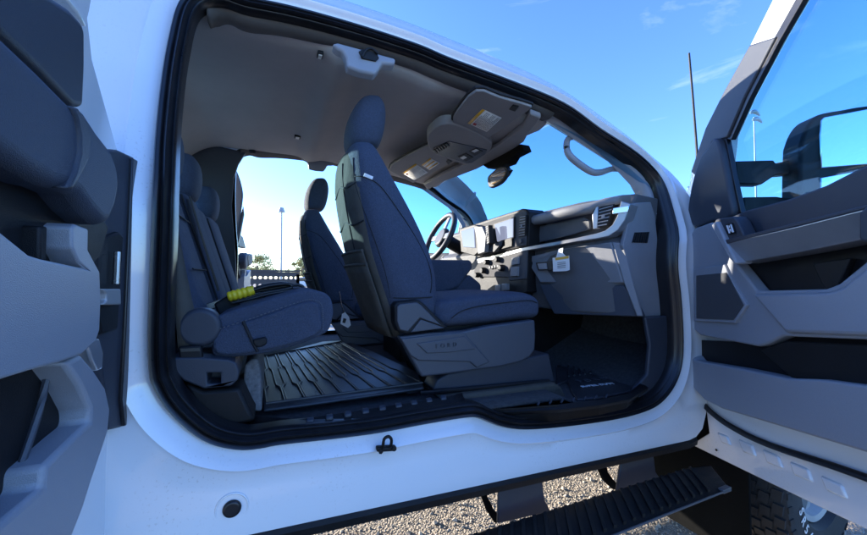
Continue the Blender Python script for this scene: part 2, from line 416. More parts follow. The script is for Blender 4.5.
# cab floor, firewall, kick panel, C-pillar trims
bm = BM(); N = 20
loft(bm, [[V((x, .06+(2*YC-.12)*k/N, z+(.01 if x < .7 else .08)*math.exp(-((k-N/2)/3.2)**2))) for k in range(N+1)] for x, z in ((-.56, .80), (-.30, .72), (-.22, .655), (.5, .645), (1.05, .63), (1.15, .585), (1.50, .58), (1.85, .74), (1.93, 1.0), (1.93, 1.42))], closed=False)
obj('cab_floor', bm, M['carpet'], truck, solid=.01)
for y in (.06, 2*YC-.06-.02):
  bm = prism(BM(), [(x, y, z) for x, z in ((1.53, .925), (1.70, .925), (1.86, .95), (1.86, .56), (1.44, .575), (1.46, .62), (1.54, .67), (1.56, .8))], (0, .02, 0))
  obj('kick_panel', bm, M['dark'], truck, bevel=.006)
bm = BM()
for s in (0, 1):
    P = [(-.56, .10, .62), (-.20, .10, .62), (-.245, .09, 1.0), (-.265, .10, 1.35), (-.28, .18, 1.60), (-.265, .25, 1.78), (-.235, .29, 1.87), (-.19, .31, 1.95), (-.56, .31, 2.0)]
    if not s: P = [(x-.02, y+.07, z) for x, y, z in P[:5]]+[(-.33, .30, 1.80), (-.56, .30, 1.80)]
    if s: P = [(x+(.025 if x > -.5 else 0), 2*YC-y, z) for x, y, z in P]
    prism(bm, P, (0, .03 if not s else -.03, 0))
box(bm, (-.56, .1, .62), (-.545, 2*YC-.1, 1.27))
obj('rear_pillar_trim', bm, M['dark'], truck, bevel=.008)

# headliner
def hl(x, y):
    e = interp([(-.6, 1.925), (.2, 1.935), (.5, 1.905), (.87, 1.872), (1.2, 1.822), (1.3, 1.80)], x)
    t = min(1, max(0, (y-.25)/(2*YC-.5))); s = math.sin(math.pi*t)
    z = e+.055*s**.5
    if x < -.30: z -= .15*((-.30-x)/.24)**2
    z -= .050*math.exp(-((x-.24)/.06)**2)*s**.3        # cross rib between the two halves
    z -= .018*math.exp(-((x-.62)/.05)**2)*s**.3
    yy = min(y, 2*YC-y)
    if yy < .365: z += .055*(.365-yy)/.05
    return z
NX, NY = 70, 36
bm = BM()
loft(bm, [[V((x, y, hl(x, y))) for y in [.315+(2*YC-.63)*k/NY for k in range(NY+1)]] for x in [-.54+(1.225+.54)*i/NX for i in range(NX+1)]], closed=False)
head = obj('headliner', bm, M['liner'], truck, smooth=80, solid=.008)
bm = BM()
rail = [p for p, nn in zip(ring(-.046, .075), NRM) if nn.z > .5 and p.x < 1.23]
rail.sort(key=lambda p: p.x)
for s in (0, 1):
    rr = [[q+V((0, -.012, .02)), q+V((0, 0, 0)), q+V((0, .03, -.006)), q+V((0, .075, .004)), q+V((0, .09, .03))] for q in rail]
    if s: rr = [mirror_pts([a[0]+V((0, -.01, -.02)), a[1]+V((0, -.005, -.02))]+a[2:]) for a in rr]
    obj('headliner_rail', loft(BM(), rr, closed=False), M['railtrim'], truck, smooth=80, solid=.004)
def lz(x, y): return V((x, y, hl(x, y)-.004))
# grab handle in the rail above the seat, and its twin across the cab
def grab(parent, far):
    P = [(0.187,0.250,1.928),(0.208,0.250,1.937),(0.423,0.250,1.933),(0.419,0.250,1.909),(0.392,0.250,1.903),(0.369,0.250,1.901),(0.357,0.250,1.875),(0.342,0.250,1.853),(0.287,0.250,1.851),(0.240,0.250,1.857),(0.236,0.250,1.890),(0.225,0.250,1.909),(0.204,0.250,1.915)]
    bm = prism(BM(), P, (0, .035, -.012))
    if far:
        for v in bm.verts: v.co.y = 2*YC-v.co.y-.06; v.co.z += .035
    g = obj('grab_handle', bm, M['mid'], parent, bevel=.008, seg=3)
    Q = [(0.281,0.244,1.920),(0.296,0.244,1.932),(0.348,0.244,1.930),(0.356,0.244,1.913),(0.344,0.244,1.899),(0.292,0.244,1.897)]
    bm = prism(BM(), Q, (0, .02, 0))
    tube(bm, smooth_path([(0.291,0.240,1.899),(0.306,0.240,1.928),(0.328,0.240,1.938),(0.351,0.240,1.925)], 4), .005)
    if far:
        for v in bm.verts: v.co.y = 2*YC-v.co.y-.06; v.co.z += .035
    obj('belt_guide', bm, M['black'], g, bevel=.001)
grab(truck, 0); grab(truck, 1)
def clip(px, sx, sy, m, name='headliner_clip'):
    x, y, z = px; bm = BM(); c = lz(x, y); box(bm, (c.x-sx, c.y-sy, c.z-.010), (c.x+sx, c.y+sy, c.z+.004))
    o = obj(name, bm, M['black'], head, bevel=.004)
    if m:
        bm = BM(); box(bm, (c.x-sx*.6, c.y-sy*.7, c.z-.013), (c.x+sx*.6, c.y+sy*.1, c.z-.009)); box(bm, (c.x-sx*.6, c.y+sy*.35, c.z-.013), (c.x+sx*.5, c.y+sy*.7, c.z-.009)); 
        obj('clip_face', bm, M['lens'], head, bevel=.001)
clip([(0.161,0.372,1.940)][0], .011, .020, True)
clip([(-0.062,0.308,1.945)][0], .016, .012, False)
clip([(0.140,1.334,1.985)][0], .018, .022, True)
c = lz(*[(-0.123,1.664,1.960)][0][:2]); bm = disc(BM(), c, (0, 0, -1), .024, .02, r2=.016); obj('coat_hook', bm, M['black'], head)
c = lz(*[(0.841,1.326,1.930)][0][:2]); bm = disc(BM(), c, (0, 0, -1), .012, .006); obj('headliner_clip', bm, M['black'], head)

# sun visors with their warning labels
def visor(P, name='sun_visor'):
    n = len(P); sm = smooth_path(P, 3, True)
    bm = prism(BM(), sm, (0, 0, .022)); o = obj(name, bm, M['linertrim'], truck, bevel=.008, seg=3)
    cc = sum((V(p) for p in sm), V((0, 0, 0)))/len(sm)
    obj('visor_shadow_gap', tube(BM(), [V(p)+(V(p)-cc).normalized()*.003+V((0, 0, .016)) for p in sm], .006, 6, True), M['seamdark'], o); return o  # dark tube paints in the shadow gap round the visor
def label_on(parent, P, amber_edge, lines, extra_red=True, bars=()):
    """P: the four corners a-b-c-d; amber strip along a-d"""
    a, b, c, d = [V(p) for p in P]
    dn = (b-a).cross(d-a).normalized(); dn = dn if dn.z < 0 else -dn
    q = lambda s, t, h: a.lerp(b, s).lerp(d.lerp(c, s), t)+dn*h
    quad = lambda bm, s0, s1, t0, t1, h: add(bm, [q(s0, t0, h), q(s1, t0, h), q(s1, t1, h), q(s0, t1, h)], [(0, 1, 2, 3)])
    bm = BM(); quad(bm, 0, 1, 0, 1, .0012); lb = obj('warning_label', bm, M['label'], parent, solid=.0006)
    bm = BM(); quad(bm, 0, .13, 0, 1, .0022)
    for b0, b1 in bars: quad(bm, b0, b1, .05, .95, .0022)
    obj('label_stripe', bm, M['amber'], parent, solid=.0004)
    bm = BM()
    for i in range(lines):
        s = .2+.72*i/max(1, lines-1); t = .06 if i % 4 else .3
        if any(b0-.03 < s < b1+.03 for b0, b1 in bars): continue
        while t < .9:
            l = random.uniform(.05, .16); quad(bm, s, s+.028, t, min(.94, t+l), .0022); t += l+.025
    obj('label_print', bm, M['inkgrey'], parent, solid=.0003)
    if extra_red:
        bm = BM(); quad(bm, .2, .34, .05+.77, .94, .0026); obj('label_symbol', bm, M['red'], parent, solid=.0003)
vz = 1.85
near_visor = visor([(0.740,0.194,1.845),(0.858,0.200,1.845),(1.009,0.209,1.845),(1.038,0.232,1.845),(1.043,0.371,1.845),(1.052,0.617,1.845),(1.034,0.648,1.845),(0.979,0.618,1.845),(0.830,0.530,1.845),(0.783,0.481,1.845),(0.754,0.385,1.845)])
label_on(near_visor, [(0.841,0.310,1.845),(0.971,0.351,1.845),(0.995,0.519,1.845),(0.854,0.466,1.845)], 0, 11)
far_visor = visor([(0.792,0.856,1.845),(0.835,0.846,1.845),(1.027,1.015,1.845),(1.047,1.085,1.845),(1.033,1.331,1.845),(1.013,1.578,1.845),(0.985,1.591,1.845),(0.769,1.394,1.845),(0.732,1.321,1.845),(0.726,1.194,1.845)])
label_on(far_visor, [(0.849,1.145,1.845),(1.003,1.298,1.845),(0.987,1.526,1.845),(0.840,1.384,1.845)], 0, 9)
label_on(far_visor, [(0.894,1.007,1.845),(0.992,1.075,1.845),(0.989,1.239,1.845),(0.897,1.159,1.845)], 0, 5, False, bars=((.42, .54), (.78, .9)))
for P, par in (([(0.950,0.265,1.840),(0.940,0.223,1.840),(0.972,0.224,1.840),(0.986,0.270,1.840)], near_visor), ([(1.008,0.606,1.840),(1.017,0.580,1.840),(1.054,0.609,1.840),(1.049,0.651,1.840)], near_visor), ([(1.012,1.027,1.840),(1.012,0.984,1.840),(1.047,1.011,1.840),(1.051,1.077,1.840)], far_visor)):
    obj('visor_pivot', prism(BM(), P, (0, 0, .02)), M['black'], par, bevel=.003)
# overhead console
P = [(0.738,0.690,1.835),(0.727,0.602,1.835),(0.736,0.526,1.835),(0.784,0.492,1.835),(0.901,0.525,1.835),(1.061,0.600,1.835),(1.125,0.669,1.835),(1.167,0.787,1.835),(1.187,0.987,1.835),(1.168,1.019,1.835),(1.031,0.980,1.835),(0.889,0.910,1.835),(0.808,0.828,1.835)]
oc = obj('overhead_console', prism(BM(), smooth_path(P, 3, True), (0, 0, .05)), M['linertrim'], truck, bevel=.014, seg=4)
bm = prism(BM(), [(0.825,0.811,1.832),(0.864,0.686,1.832),(1.121,0.715,1.832),(1.151,0.784,1.832),(1.161,0.955,1.832),(1.137,0.977,1.832),(0.864,0.884,1.832)], (0, 0, .01)); obj('console_face', bm, M['dark'], oc, bevel=.002)
bm = BM()
a, b, c, d = [V(p) for p in [(0.835,0.832,1.829),(0.857,0.697,1.829),(0.892,0.730,1.829),(0.875,0.879,1.829)]]
for i in range(6):
    t = (i+.5)/6; p, q = a.lerp(b, t), d.lerp(c, t); obox(bm, (p+q)/2, (q-p)*.5, (b-a)*.045, (0, 0, .004))
obj('speaker_slot', bm, M['black'], oc)
for P, m in (([(1.021,0.881,1.829),(1.035,0.807,1.829),(1.109,0.852,1.829),(1.107,0.936,1.829)], 'black'), ([(1.039,0.778,1.829),(1.046,0.712,1.829),(1.108,0.738,1.829),(1.106,0.824,1.829)], 'black'), ([(1.043,0.757,1.827),(1.050,0.718,1.827),(1.076,0.729,1.827),(1.072,0.773,1.828)], 'lens'), ([(1.039,0.888,1.827),(1.044,0.847,1.827),(1.074,0.865,1.827),(1.070,0.907,1.827)], 'lens')):
    obj('map_light' if m == 'lens' else 'console_switch', prism(BM(), P, (0, 0, .005)), M[m], oc, bevel=.001)
# header trim along the top of the windscreen
P = [(1.124,0.261,1.862),(1.149,0.319,1.862),(1.193,0.440,1.862),(1.241,0.534,1.862),(1.254,0.650,1.862),(1.265,0.840,1.862),(1.261,1.061,1.862),(1.226,1.268,1.862),(1.177,1.527,1.862),(1.193,1.743,1.862),(1.101,1.609,1.862),(1.102,1.310,1.862),(1.146,0.955,1.862),(1.147,0.623,1.862),(1.112,0.384,1.862),(1.052,0.250,1.862)]
obj('windscreen_header', prism(BM(), P, (0, 0, -.028)), M['linertrim'], truck, bevel=.008, seg=3)

# windscreen
NW = 16; rows = []
for j in range(9):
    t = j/8; row = []
    for k in range(NW+1):
        u = k/NW; s = 2*u-1
        top = V((1.235-.02*s*s+.02, .30+(2*YC-.60)*u, 1.875-.03*s*s)); botm = V((2.0-.22*s*s, .10+(2*YC-.20)*u, 1.46-.01*s*s))
        p = top.lerp(botm, t); p += V((.35, 0, .83))*.05*math.sin(math.pi*t); row.append(p)
    rows.append(row)
ws = obj('windscreen', loft(BM(), rows, closed=False), M['windshield'], truck, smooth=80)
def on_ws(u, t):
    r0_, k = rows[int(t*8)], int(u*NW); return r0_[k]
# toll sticker behind the glass
P = [V(p) for p in [(1.600,1.841,1.739),(1.600,1.832,1.787),(1.600,1.672,1.848),(1.600,1.646,1.834),(1.600,1.655,1.793)]]
obj('windscreen_sticker', prism(BM(), P, (.0015, 0, 0)), M['label'], ws)
# rear view mirror and sensor box
bm = prism(BM(), [(1.250,1.004,1.854),(1.250,0.895,1.852),(1.250,0.626,1.853),(1.250,0.572,1.838),(1.250,0.551,1.795),(1.250,0.655,1.794),(1.250,0.694,1.765),(1.250,0.807,1.773),(1.250,0.919,1.798)], (.06, 0, 0))
sb = obj('camera_housing', bm, M['under'], truck, bevel=.006)
P = [(1.220,0.856,1.665),(1.220,0.869,1.721),(1.220,0.827,1.741),(1.220,0.752,1.754),(1.220,0.681,1.741),(1.220,0.657,1.716),(1.220,0.682,1.679),(1.220,0.732,1.657),(1.220,0.817,1.652)]
rm = obj('rear_view_mirror', prism(BM(), smooth_path(P, 3, True), (.03, .01, 0)), M['black'], truck, bevel=.006, seg=3)
c0 = sum((V(p) for p in P), V((0, 0, 0)))/len(P)
obj('mirror_glass', prism(BM(), [V(p).lerp(c0, .22)+V((-.002, -.01, 0)) for p in P], (.002, 0, 0)), M['mirror'], rm)
tube_bm = tube(BM(), [(1.250,0.734,1.732),(1.250,0.684,1.736),(1.250,0.656,1.716),(1.250,0.695,1.692)], .008); obj('mirror_stem', tube_bm, M['black'], rm)

# A-pillar trims with grab handle on the near side
def apillar(far):
    g = [(1.172,0.353,1.885),(1.390,0.322,1.790),(1.585,0.292,1.700),(1.696,0.259,1.599),(1.745,0.234,1.526),(1.755,0.220,1.482)]
    s = [(1.142,0.281,1.940),(1.362,0.242,1.821),(1.569,0.208,1.718),(1.673,0.164,1.584),(1.681,0.120,1.452),(1.680,0.105,1.406)]
    rr = []
    for a, b in zip(g, s):
        a, b = V(a), V(b); m_ = (a+b)/2+V((-.03, .01, -.02)); rr.append([b+V((.02, -.01, 0)), b, m_, a, a+V((.05, .02, .02)), (a+b)/2+V((.05, 0, .03))])
    if far: rr = [[p+V((-.09, .02, 0)) for p in mirror_pts([a[0], a[1], a[2], a[3]+(a[1]-a[3])*.35])] for a in rr]
    bm = loft(BM(), rr, caps=True)
    return obj('pillar_trim', bm, M['mid'] , truck, smooth=70)
ap = apillar(0); apillar(1)
path = smooth_path([(1.401,0.318,1.810),(1.334,0.311,1.787),(1.305,0.289,1.721),(1.328,0.274,1.675),(1.420,0.257,1.623),(1.487,0.257,1.624),(1.584,0.268,1.656),(1.658,0.269,1.661)], 5)
obj('grab_handle', tube(BM(), path, [.012+.005*math.sin(math.pi*i/(len(path)-1)) for i in range(len(path))], 12), M['mid'], truck, smooth=80)

# ------------------------------------------------------------------ dashboard
def dsh(y):
    y = min(y, 2*YC-y); return .14*max(0, (.32-y)/.22)**1.5
PROF = [(1.385, 1.452), (1.41, 1.478), (1.50, 1.492), (1.75, 1.478), (1.97, 1.43), (1.9, .98), (1.5, .925), (1.36, .935), (1.335, 1.06), (1.322, 1.262), (1.345, 1.285), (1.385, 1.30), (1.395, 1.42)]
rings = []
ys = [.105, .14, .18, .22, .27, .32]+[.32+(2*YC-.64)*k/14 for k in range(1, 14)]+[2*YC-q for q in (.32, .27, .22, .18, .14, .105)]
for y in ys: rings.append([V((x+dsh(y)*(1 if x < 1.45 else .3 if x < 1.8 else 0), y, z)) for x, z in PROF])
dash = obj('dashboard', loft(BM(), rings, caps=True), M['pad'], truck, smooth=35, bevel=.008, seg=3)
# end panel facing the door opening
P = [(1.499,0.088,1.441),(1.621,0.088,1.456),(1.648,0.088,1.396),(1.683,0.088,1.138),(1.699,0.088,0.921),(1.553,0.088,0.922),(1.497,0.088,1.068),(1.430,0.088,1.247),(1.478,0.088,1.384)]
ep = obj('end_panel', prism(BM(), P, (0, .02, 0)), M['dash'], dash, bevel=.004)
bm = BM(); a, b, c, d = [V(p) for p in [(1.502,0.085,1.306),(1.603,0.085,1.314),(1.588,0.085,1.262),(1.484,0.085,1.260)]]
for i in range(7):
    t = (i+.5)/7; p, q = a.lerp(b, t), d.lerp(c, t); obox(bm, (p+q)/2, (p-q)/2, (b-a)*.05, (0, .002, 0))
obj('speaker_slot', bm, M['black'], dash)
P = [(1.412,0.130,1.263),(1.442,0.098,1.257),(1.471,0.068,1.069),(1.495,0.045,0.933),(1.478,0.062,0.932),(1.443,0.096,1.078)]
obj('end_column', prism(BM(), P, (.03, .02, 0)), M['dash'], dash, bevel=.004)
# glovebox lid and the panel below it
P = [(1.302,0.585,1.217),(1.302,0.339,1.243),(1.356,0.203,1.254),(1.411,0.134,1.264),(1.442,0.100,1.078),(1.302,0.488,1.077),(1.302,0.585,1.183)]
gb = obj('glovebox', prism(BM(), P, (.03, 0, 0)), M['dash'], dash, bevel=.006, seg=3)
P = [(1.296,0.515,1.183),(1.296,0.389,1.186),(1.296,0.386,1.140),(1.296,0.496,1.140)]; bm = prism(BM(), P, (.01, 0, 0)); gl = obj('glovebox_latch', bm, M['black'], dash, bevel=.002)
P = [(1.292,0.498,1.176),(1.292,0.429,1.177),(1.292,0.422,1.146),(1.292,0.483,1.145)]; obj('latch_paddle', prism(BM(), P, (.008, 0, 0)), M['dash'], dash, bevel=.002)
P = [(1.312,0.508,1.068),(1.449,0.103,1.068),(1.477,0.074,0.998),(1.499,0.053,0.928),(1.312,0.396,0.918),(1.312,0.454,0.985)]
obj('knee_panel', prism(BM(), P, (.03, 0, 0)), M['dark'], dash, bevel=.006, seg=3)
# long silver trim bar under the shelf, turning up round the outer vent
lo = [(1.268,1.064,1.197),(1.268,0.806,1.224),(1.268,0.576,1.248),(1.268,0.408,1.255),(1.299,0.239,1.269),(1.357,0.158,1.280),(1.386,0.124,1.289),(1.411,0.097,1.314),(1.431,0.077,1.357),(1.446,0.062,1.427)]
hi = [(1.268,1.077,1.228),(1.268,0.806,1.249),(1.268,0.576,1.269),(1.268,0.407,1.275),(1.300,0.239,1.287),(1.351,0.164,1.303),(1.375,0.136,1.314),(1.395,0.114,1.338),(1.409,0.099,1.377),(1.420,0.087,1.443)]
bm = BM(); bk = V((.07, .012, 0)); loft(bm, [[V(a), V(b), V(b)+bk, V(a)+bk] for a, b in zip(lo, hi)], caps=True)
obj('trim_bar', bm, M['silver'], dash, bevel=.003, seg=2, smooth=30)
# padded roll above the shelf
top = [(1.285,0.536,1.434),(1.285,0.425,1.437),(1.288,0.302,1.439),(1.323,0.228,1.445),(1.352,0.185,1.451),(1.386,0.143,1.464),(1.433,0.092,1.472)]
low = [(1.285,0.536,1.387),(1.285,0.426,1.388),(1.288,0.302,1.393),(1.322,0.229,1.400),(1.347,0.192,1.406),(1.365,0.169,1.426),(1.419,0.107,1.433)]
bm = BM(); loft(bm, [[V(a)+V((.06, 0, .008)), V(a), V(a).lerp(V(b), .3)+V((-.012, 0, 0)), V(a).lerp(V(b), .75)+V((-.008, 0, 0)), V(b)+V((.012, 0, 0)), V(b)+V((.09, 0, .01))] for a, b in zip(top, low)], caps=True)
obj('dash_roll', bm, M['dash'], dash, smooth=80)
P = [(1.335,0.590,1.381),(1.335,0.460,1.385),(1.361,0.248,1.392),(1.377,0.221,1.370),(1.378,0.220,1.332),(1.337,0.308,1.311),(1.335,0.582,1.290)]
obj('shelf_tray', prism(BM(), P, (.012, 0, 0)), M['pad'], dash, bevel=.006)
def vent(P, horizontal, n, parent):
    a, b, c, d = [V(p) for p in P]                     # top left, top right, bottom right, bottom left
    fr = prism(BM(), [a, b, c, d], (.03, 0, 0)); vo = obj('air_vent', fr, M['black'], parent, bevel=.002)
    bm = BM()
    for i in range(n):
        t = (i+.5)/n
        p, q = a.lerp(d, t), b.lerp(c, t); w_ = (d-a)/n
        obox(bm, (p+q)/2+V((-.001, 0, 0)), (q-p)*.43, w_*.13, (.002, 0, .001))
    p, q = a.lerp(b, .45), d.lerp(c, .45); obox(bm, (p+q)/2+V((-.003, 0, 0)), (b-a)*.08, (d-a)*.08, (.003, 0, 0))
    obj('vent_slat', bm, M['dash'], parent)
    bm = BM(); e = (b-a).normalized()*.006; g_ = (d-a).normalized()*.006
    return vo
vent([(1.373,0.167,1.422),(1.416,0.117,1.437),(1.395,0.141,1.337),(1.368,0.173,1.332)], True, 6, dash)
P = [(1.365,0.175,1.427),(1.370,0.168,1.431),(1.367,0.172,1.328),(1.357,0.186,1.326),(1.355,0.188,1.392)]; obj('vent_surround', prism(BM(), P, (.02, 0, 0)), M['silver'], dash, bevel=.002)
P = [(1.395,0.108,1.413),(1.439,0.062,1.420),(1.436,0.065,1.391),(1.392,0.111,1.386)]; obj('door_side_trim', prism(BM(), P, (.01, .004, 0)), M['chrome'], dash, bevel=.002)
# centre: screen housing
P = [(1.262,1.307,1.467),(1.262,1.112,1.467),(1.262,0.795,1.478),(1.262,0.583,1.483),(1.262,0.549,1.475),(1.262,0.524,1.452),(1.262,0.520,1.421),(1.262,0.534,1.270),(1.262,0.706,1.263),(1.262,1.054,1.234),(1.262,1.277,1.375)]
ch = obj('screen_housing', prism(BM(), P, (.12, 0, 0)), M['black'], dash, bevel=.006, seg=3)
P = [(1.256,1.095,1.450),(1.256,0.786,1.461),(1.256,0.575,1.466),(1.256,0.545,1.458),(1.256,0.537,1.429),(1.256,0.547,1.279),(1.256,0.697,1.271),(1.256,1.018,1.242),(1.256,1.150,1.335)]
cp = obj('centre_panel', prism(BM(), P, (.02, 0, 0)), M['satin'], dash, bevel=.003)
P = [(1.245,0.829,1.427),(1.245,0.642,1.439),(1.245,0.644,1.331),(1.245,0.803,1.320)]; bz = obj('screen_bezel', prism(BM(), [(1.248,0.847,1.434),(1.248,0.635,1.446),(1.248,0.637,1.325),(1.248,0.819,1.313)], (.012, 0, 0)), M['black'], dash, bevel=.002)
obj('touch_screen', prism(BM(), P, (.012, 0, 0)), M['screen'], dash, bevel=.002)
sc_ = M['screen'].node_tree.nodes['Principled BSDF']; sc_.inputs['Emission Color'].default_value = (.45, .50, .72, 1); sc_.inputs['Emission Strength'].default_value = .14  # lavender emission paints the reflection into the screens
P = [(1.243,0.800,1.317),(1.243,0.650,1.326),(1.243,0.655,1.281),(1.243,0.780,1.270)]; obj('phone_slot', prism(BM(), P, (.012, 0, 0)), M['black'], dash)
P = [(1.225,0.895,1.262),(1.225,0.816,1.303),(1.225,0.742,1.317),(1.225,0.753,1.288),(1.225,0.806,1.257)]; obj('switch_pod', prism(BM(), P, (.03, 0, 0)), M['pad'], dash, bevel=.002)
vent([(1.250,0.586,1.442),(1.250,0.534,1.440),(1.250,0.543,1.327),(1.250,0.600,1.327)], False, 8, dash)
vent([(1.180,0.828,1.414),(1.180,0.795,1.416),(1.180,0.785,1.307),(1.180,0.812,1.301)], False, 8, dash)
c = V([(1.250,0.578,1.303)][0]); obj('start_button', disc(BM(), c, (-1, 0, 0), .014, .008, r2=.012), M['dark'], dash, bevel=.001)
# instrument binnacle before the driver
bm = prism(BM(), [(1.200,1.206,1.443),(1.200,0.999,1.447),(1.200,0.937,1.429),(1.200,0.914,1.275),(1.200,1.000,1.243),(1.200,1.177,1.280)], (.10, 0, 0)); ib = obj('instrument_binnacle', bm, M['black'], dash, bevel=.005)
P = [(1.194,1.165,1.424),(1.194,0.989,1.429),(1.194,0.977,1.293),(1.194,1.137,1.311)]
obj('instrument_screen', prism(BM(), P, (.008, 0, 0)), M['screen'], dash, bevel=.003)
P = [(1.190,0.982,1.428),(1.190,0.885,1.419),(1.190,0.839,1.355),(1.190,0.857,1.259),(1.190,0.934,1.251),(1.190,0.945,1.341)]; obj('binnacle_trim', prism(BM(), P, (.03, 0, 0)), M['dash'], dash, bevel=.003)
# lower stack
P = [(1.270,1.054,1.207),(1.270,0.809,1.231),(1.270,0.553,1.250),(1.270,0.563,1.095),(1.270,0.719,1.083),(1.270,0.728,1.106),(1.270,1.017,1.107),(1.270,1.121,1.107),(1.270,1.120,1.155)]
st = obj('control_stack', prism(BM(), P, (.08, 0, 0)), M['satin'], dash, bevel=.004)
P = [(1.275,0.603,1.245),(1.275,0.551,1.250),(1.275,0.562,1.024),(1.275,0.614,1.011)]; obj('stack_side', prism(BM(), P, (.1, 0, 0)), M['black'], dash, bevel=.004)
P = [(1.275,1.103,1.107),(1.275,0.735,1.106),(1.275,0.596,1.089),(1.275,0.605,1.000),(1.275,1.051,0.980)]; obj('stack_cubby', prism(BM(), P, (.1, 0, 0)), M['black'], dash, bevel=.004)
bm = BM()
for P, rr in zip([(1.266,0.937,1.202),(1.266,0.814,1.213),(1.266,0.980,1.149),(1.266,0.773,1.160),(1.266,1.055,1.120)], (.019, .019, .021, .021, .018)):
    obj('control_knob', disc(BM(), P, (-1, 0, 0), rr, .028, r2=rr*.85), M['black'], dash, bevel=.002)
for P in ([(1.260,0.679,1.215),(1.260,0.614,1.220),(1.260,0.619,1.178),(1.260,0.685,1.172)], [(1.260,0.690,1.161),(1.260,0.620,1.164),(1.260,0.625,1.111),(1.260,0.695,1.109)]):
    obj('stack_button', prism(BM(), P, (.02, 0, 0)), M['dash'], dash, bevel=.003)
bm = BM()
for i in range(4): obox(bm, V([(1.258,0.902,1.166)][0]).lerp(V([(1.258,0.813,1.173)][0]), i/3), (.004, 0, 0), (0, .009, 0), (0, 0, .008))
obj('stack_key', bm, M['dark'], dash, bevel=.001)
for P in ([(1.250,0.835,1.054),(1.250,0.781,1.061),(1.250,0.782,1.023),(1.250,0.835,1.018)], [(1.250,0.766,1.065),(1.250,0.720,1.068),(1.250,0.721,1.030),(1.250,0.766,1.026)]):
    obj('power_socket', prism(BM(), P, (.03, 0, 0)), M['silver'], dash, bevel=.002)

# steering wheel
sw = empty('steering_wheel', truck)
cw_ = V((1.19, 1.50, 1.42)); ax = V((-.90, 0, .43)).normalized(); e1 = V((0, 1, 0)); e2 = ax.cross(e1)
obj('rim', tube(BM(), [cw_+.19*(math.cos(t)*e1+math.sin(t)*e2) for t in [2*math.pi*k/48 for k in range(48)]], .021, 12, True), M['dark'], sw, smooth=80)
bm = disc(BM(), cw_-ax*.03, ax, .085, .035, r2=.07); obj('hub', bm, M['dark'], sw, bevel=.008)
for a in (0, math.pi, -math.pi/2):
    dd = math.cos(a)*e1+math.sin(a)*e2; bm = BM(); obox(bm, cw_+dd*.125-ax*.01, dd*.062, ax.cross(dd)*.022, ax*.008); obj('spoke', bm, M['silver'], sw, bevel=.004)
bm = tube(BM(), [cw_-ax*.02, cw_-ax*.30], .05, 16); obj('steering_column', bm, M['black'], sw)

# centre seat console between the front seats
bm = prism(BM(), [(0.811,0.820,1.203),(1.067,0.820,1.206),(1.091,0.820,1.194),(1.084,0.820,1.153),(0.994,0.820,1.042),(0.898,0.820,1.015),(0.811,0.820,1.016)], (0, .26, 0)); cs = obj('centre_armrest', bm, M['fabric'], truck, bevel=.02, seg=4)
bm = prism(BM(), [(0.920,0.840,1.014),(1.078,0.840,1.124),(1.161,0.840,1.064),(1.167,0.840,0.896),(0.920,0.840,0.905)], (0, .26, 0)); obj('centre_seat', bm, M['fabric'], truck, bevel=.02, seg=4)
bm = BM(); box(bm, (.62, .76, .60), (1.30, 1.10, .80)); prism(bm, [(1.30, .74, .60), (1.30, .74, .93), (1.92, .74, .98), (1.92, .74, .60)], (0, .38, 0)); obj('centre_base', bm, M['black'], truck, bevel=.02)

# ------------------------------------------------------------------ front seat
seat = empty('front_seat', truck)
def zr(z, x0, x1, y0, y1, n=3.6, dz=0): return rrect(lambda a, b: V((a, b, z+dz*((a-(x0+x1)/2)))), x0, x1, y0, y1, n, 48)
BACK = [(.86, .46, .56, .27, .65), (.875, .425, .60, .245, .675), (.94, .40, .615, .225, .69), (1.03, .37, .620, .215, .70), (1.13, .335, .610, .212, .703), (1.22, .305, .575, .213, .702), (1.32, .283, .525, .217, .698), (1.42, .265, .463, .222, .693), (1.50, .256, .415, .230, .685), (1.56, .256, .383, .245, .670), (1.60, .262, .362, .270, .645), (1.622, .275, .345, .31, .605)]
bm = loft(BM(), [zr(z, x0, x1, y0, y1, 3.4, .12) for z, x0, x1, y0, y1 in BACK], caps=True)
back = obj('backrest', bm, M['fabric'], seat, smooth=80, subsurf=1)
# dark vinyl rear panel with its pockets
def rear_x(z): return interp([(r_[0], r_[1]) for r_ in BACK], z)-.5*.12*(interp([(r_[0], r_[2]-r_[1]) for r_ in BACK], z))*0
bm = BM(); rows = []
for z in [.90+.70*k/20 for k in range(21)]:
    x = rear_x(z)+.004; hw = .20 if z < 1.5 else .20-.05*((z-1.5)/.1)**2
    rows.append([V((x-.010+.035*abs(2*k/12-1)**4, .4575-hw+2*hw*k/12, z-.02)) for k in range(13)])
obj('seat_back_panel', loft(bm, rows, closed=False), M['fabdark'], seat, smooth=80, solid=.008)
for z0, z1, dx in ((.90, 1.17, .030), (1.02, 1.22, .022)):
    rows = []
    for q in range(9):
        z = z0+(z1-z0)*q/8; x = rear_x(z)-.002
        rows.append([V((x-dx*(.5+.5*q/8)*(1-abs(2*k/10-1)**3), .4575-.19+.38*k/10, z-.02)) for k in range(11)])
    bm = loft(BM(), rows, closed=False); pk = obj('map_pocket', bm, M['fabdark'], seat, smooth=80, solid=.005)
    bm = tube(BM(), rows[-1], .006, 8); obj('pocket_hem', bm, M['fabdark'], seat, smooth=80)
for z, hw in ((1.47, .195), (1.33, .20)):
    x = rear_x(z)+.004
    obj('panel_seam', tube(BM(), [V((x-.014+.035*abs(2*k/12-1)**4, .4575-hw+2*hw*k/12, z-.02-.012*math.sin(k*.9))) for k in range(13)], .0035, 6), M['seamdark'], seat)
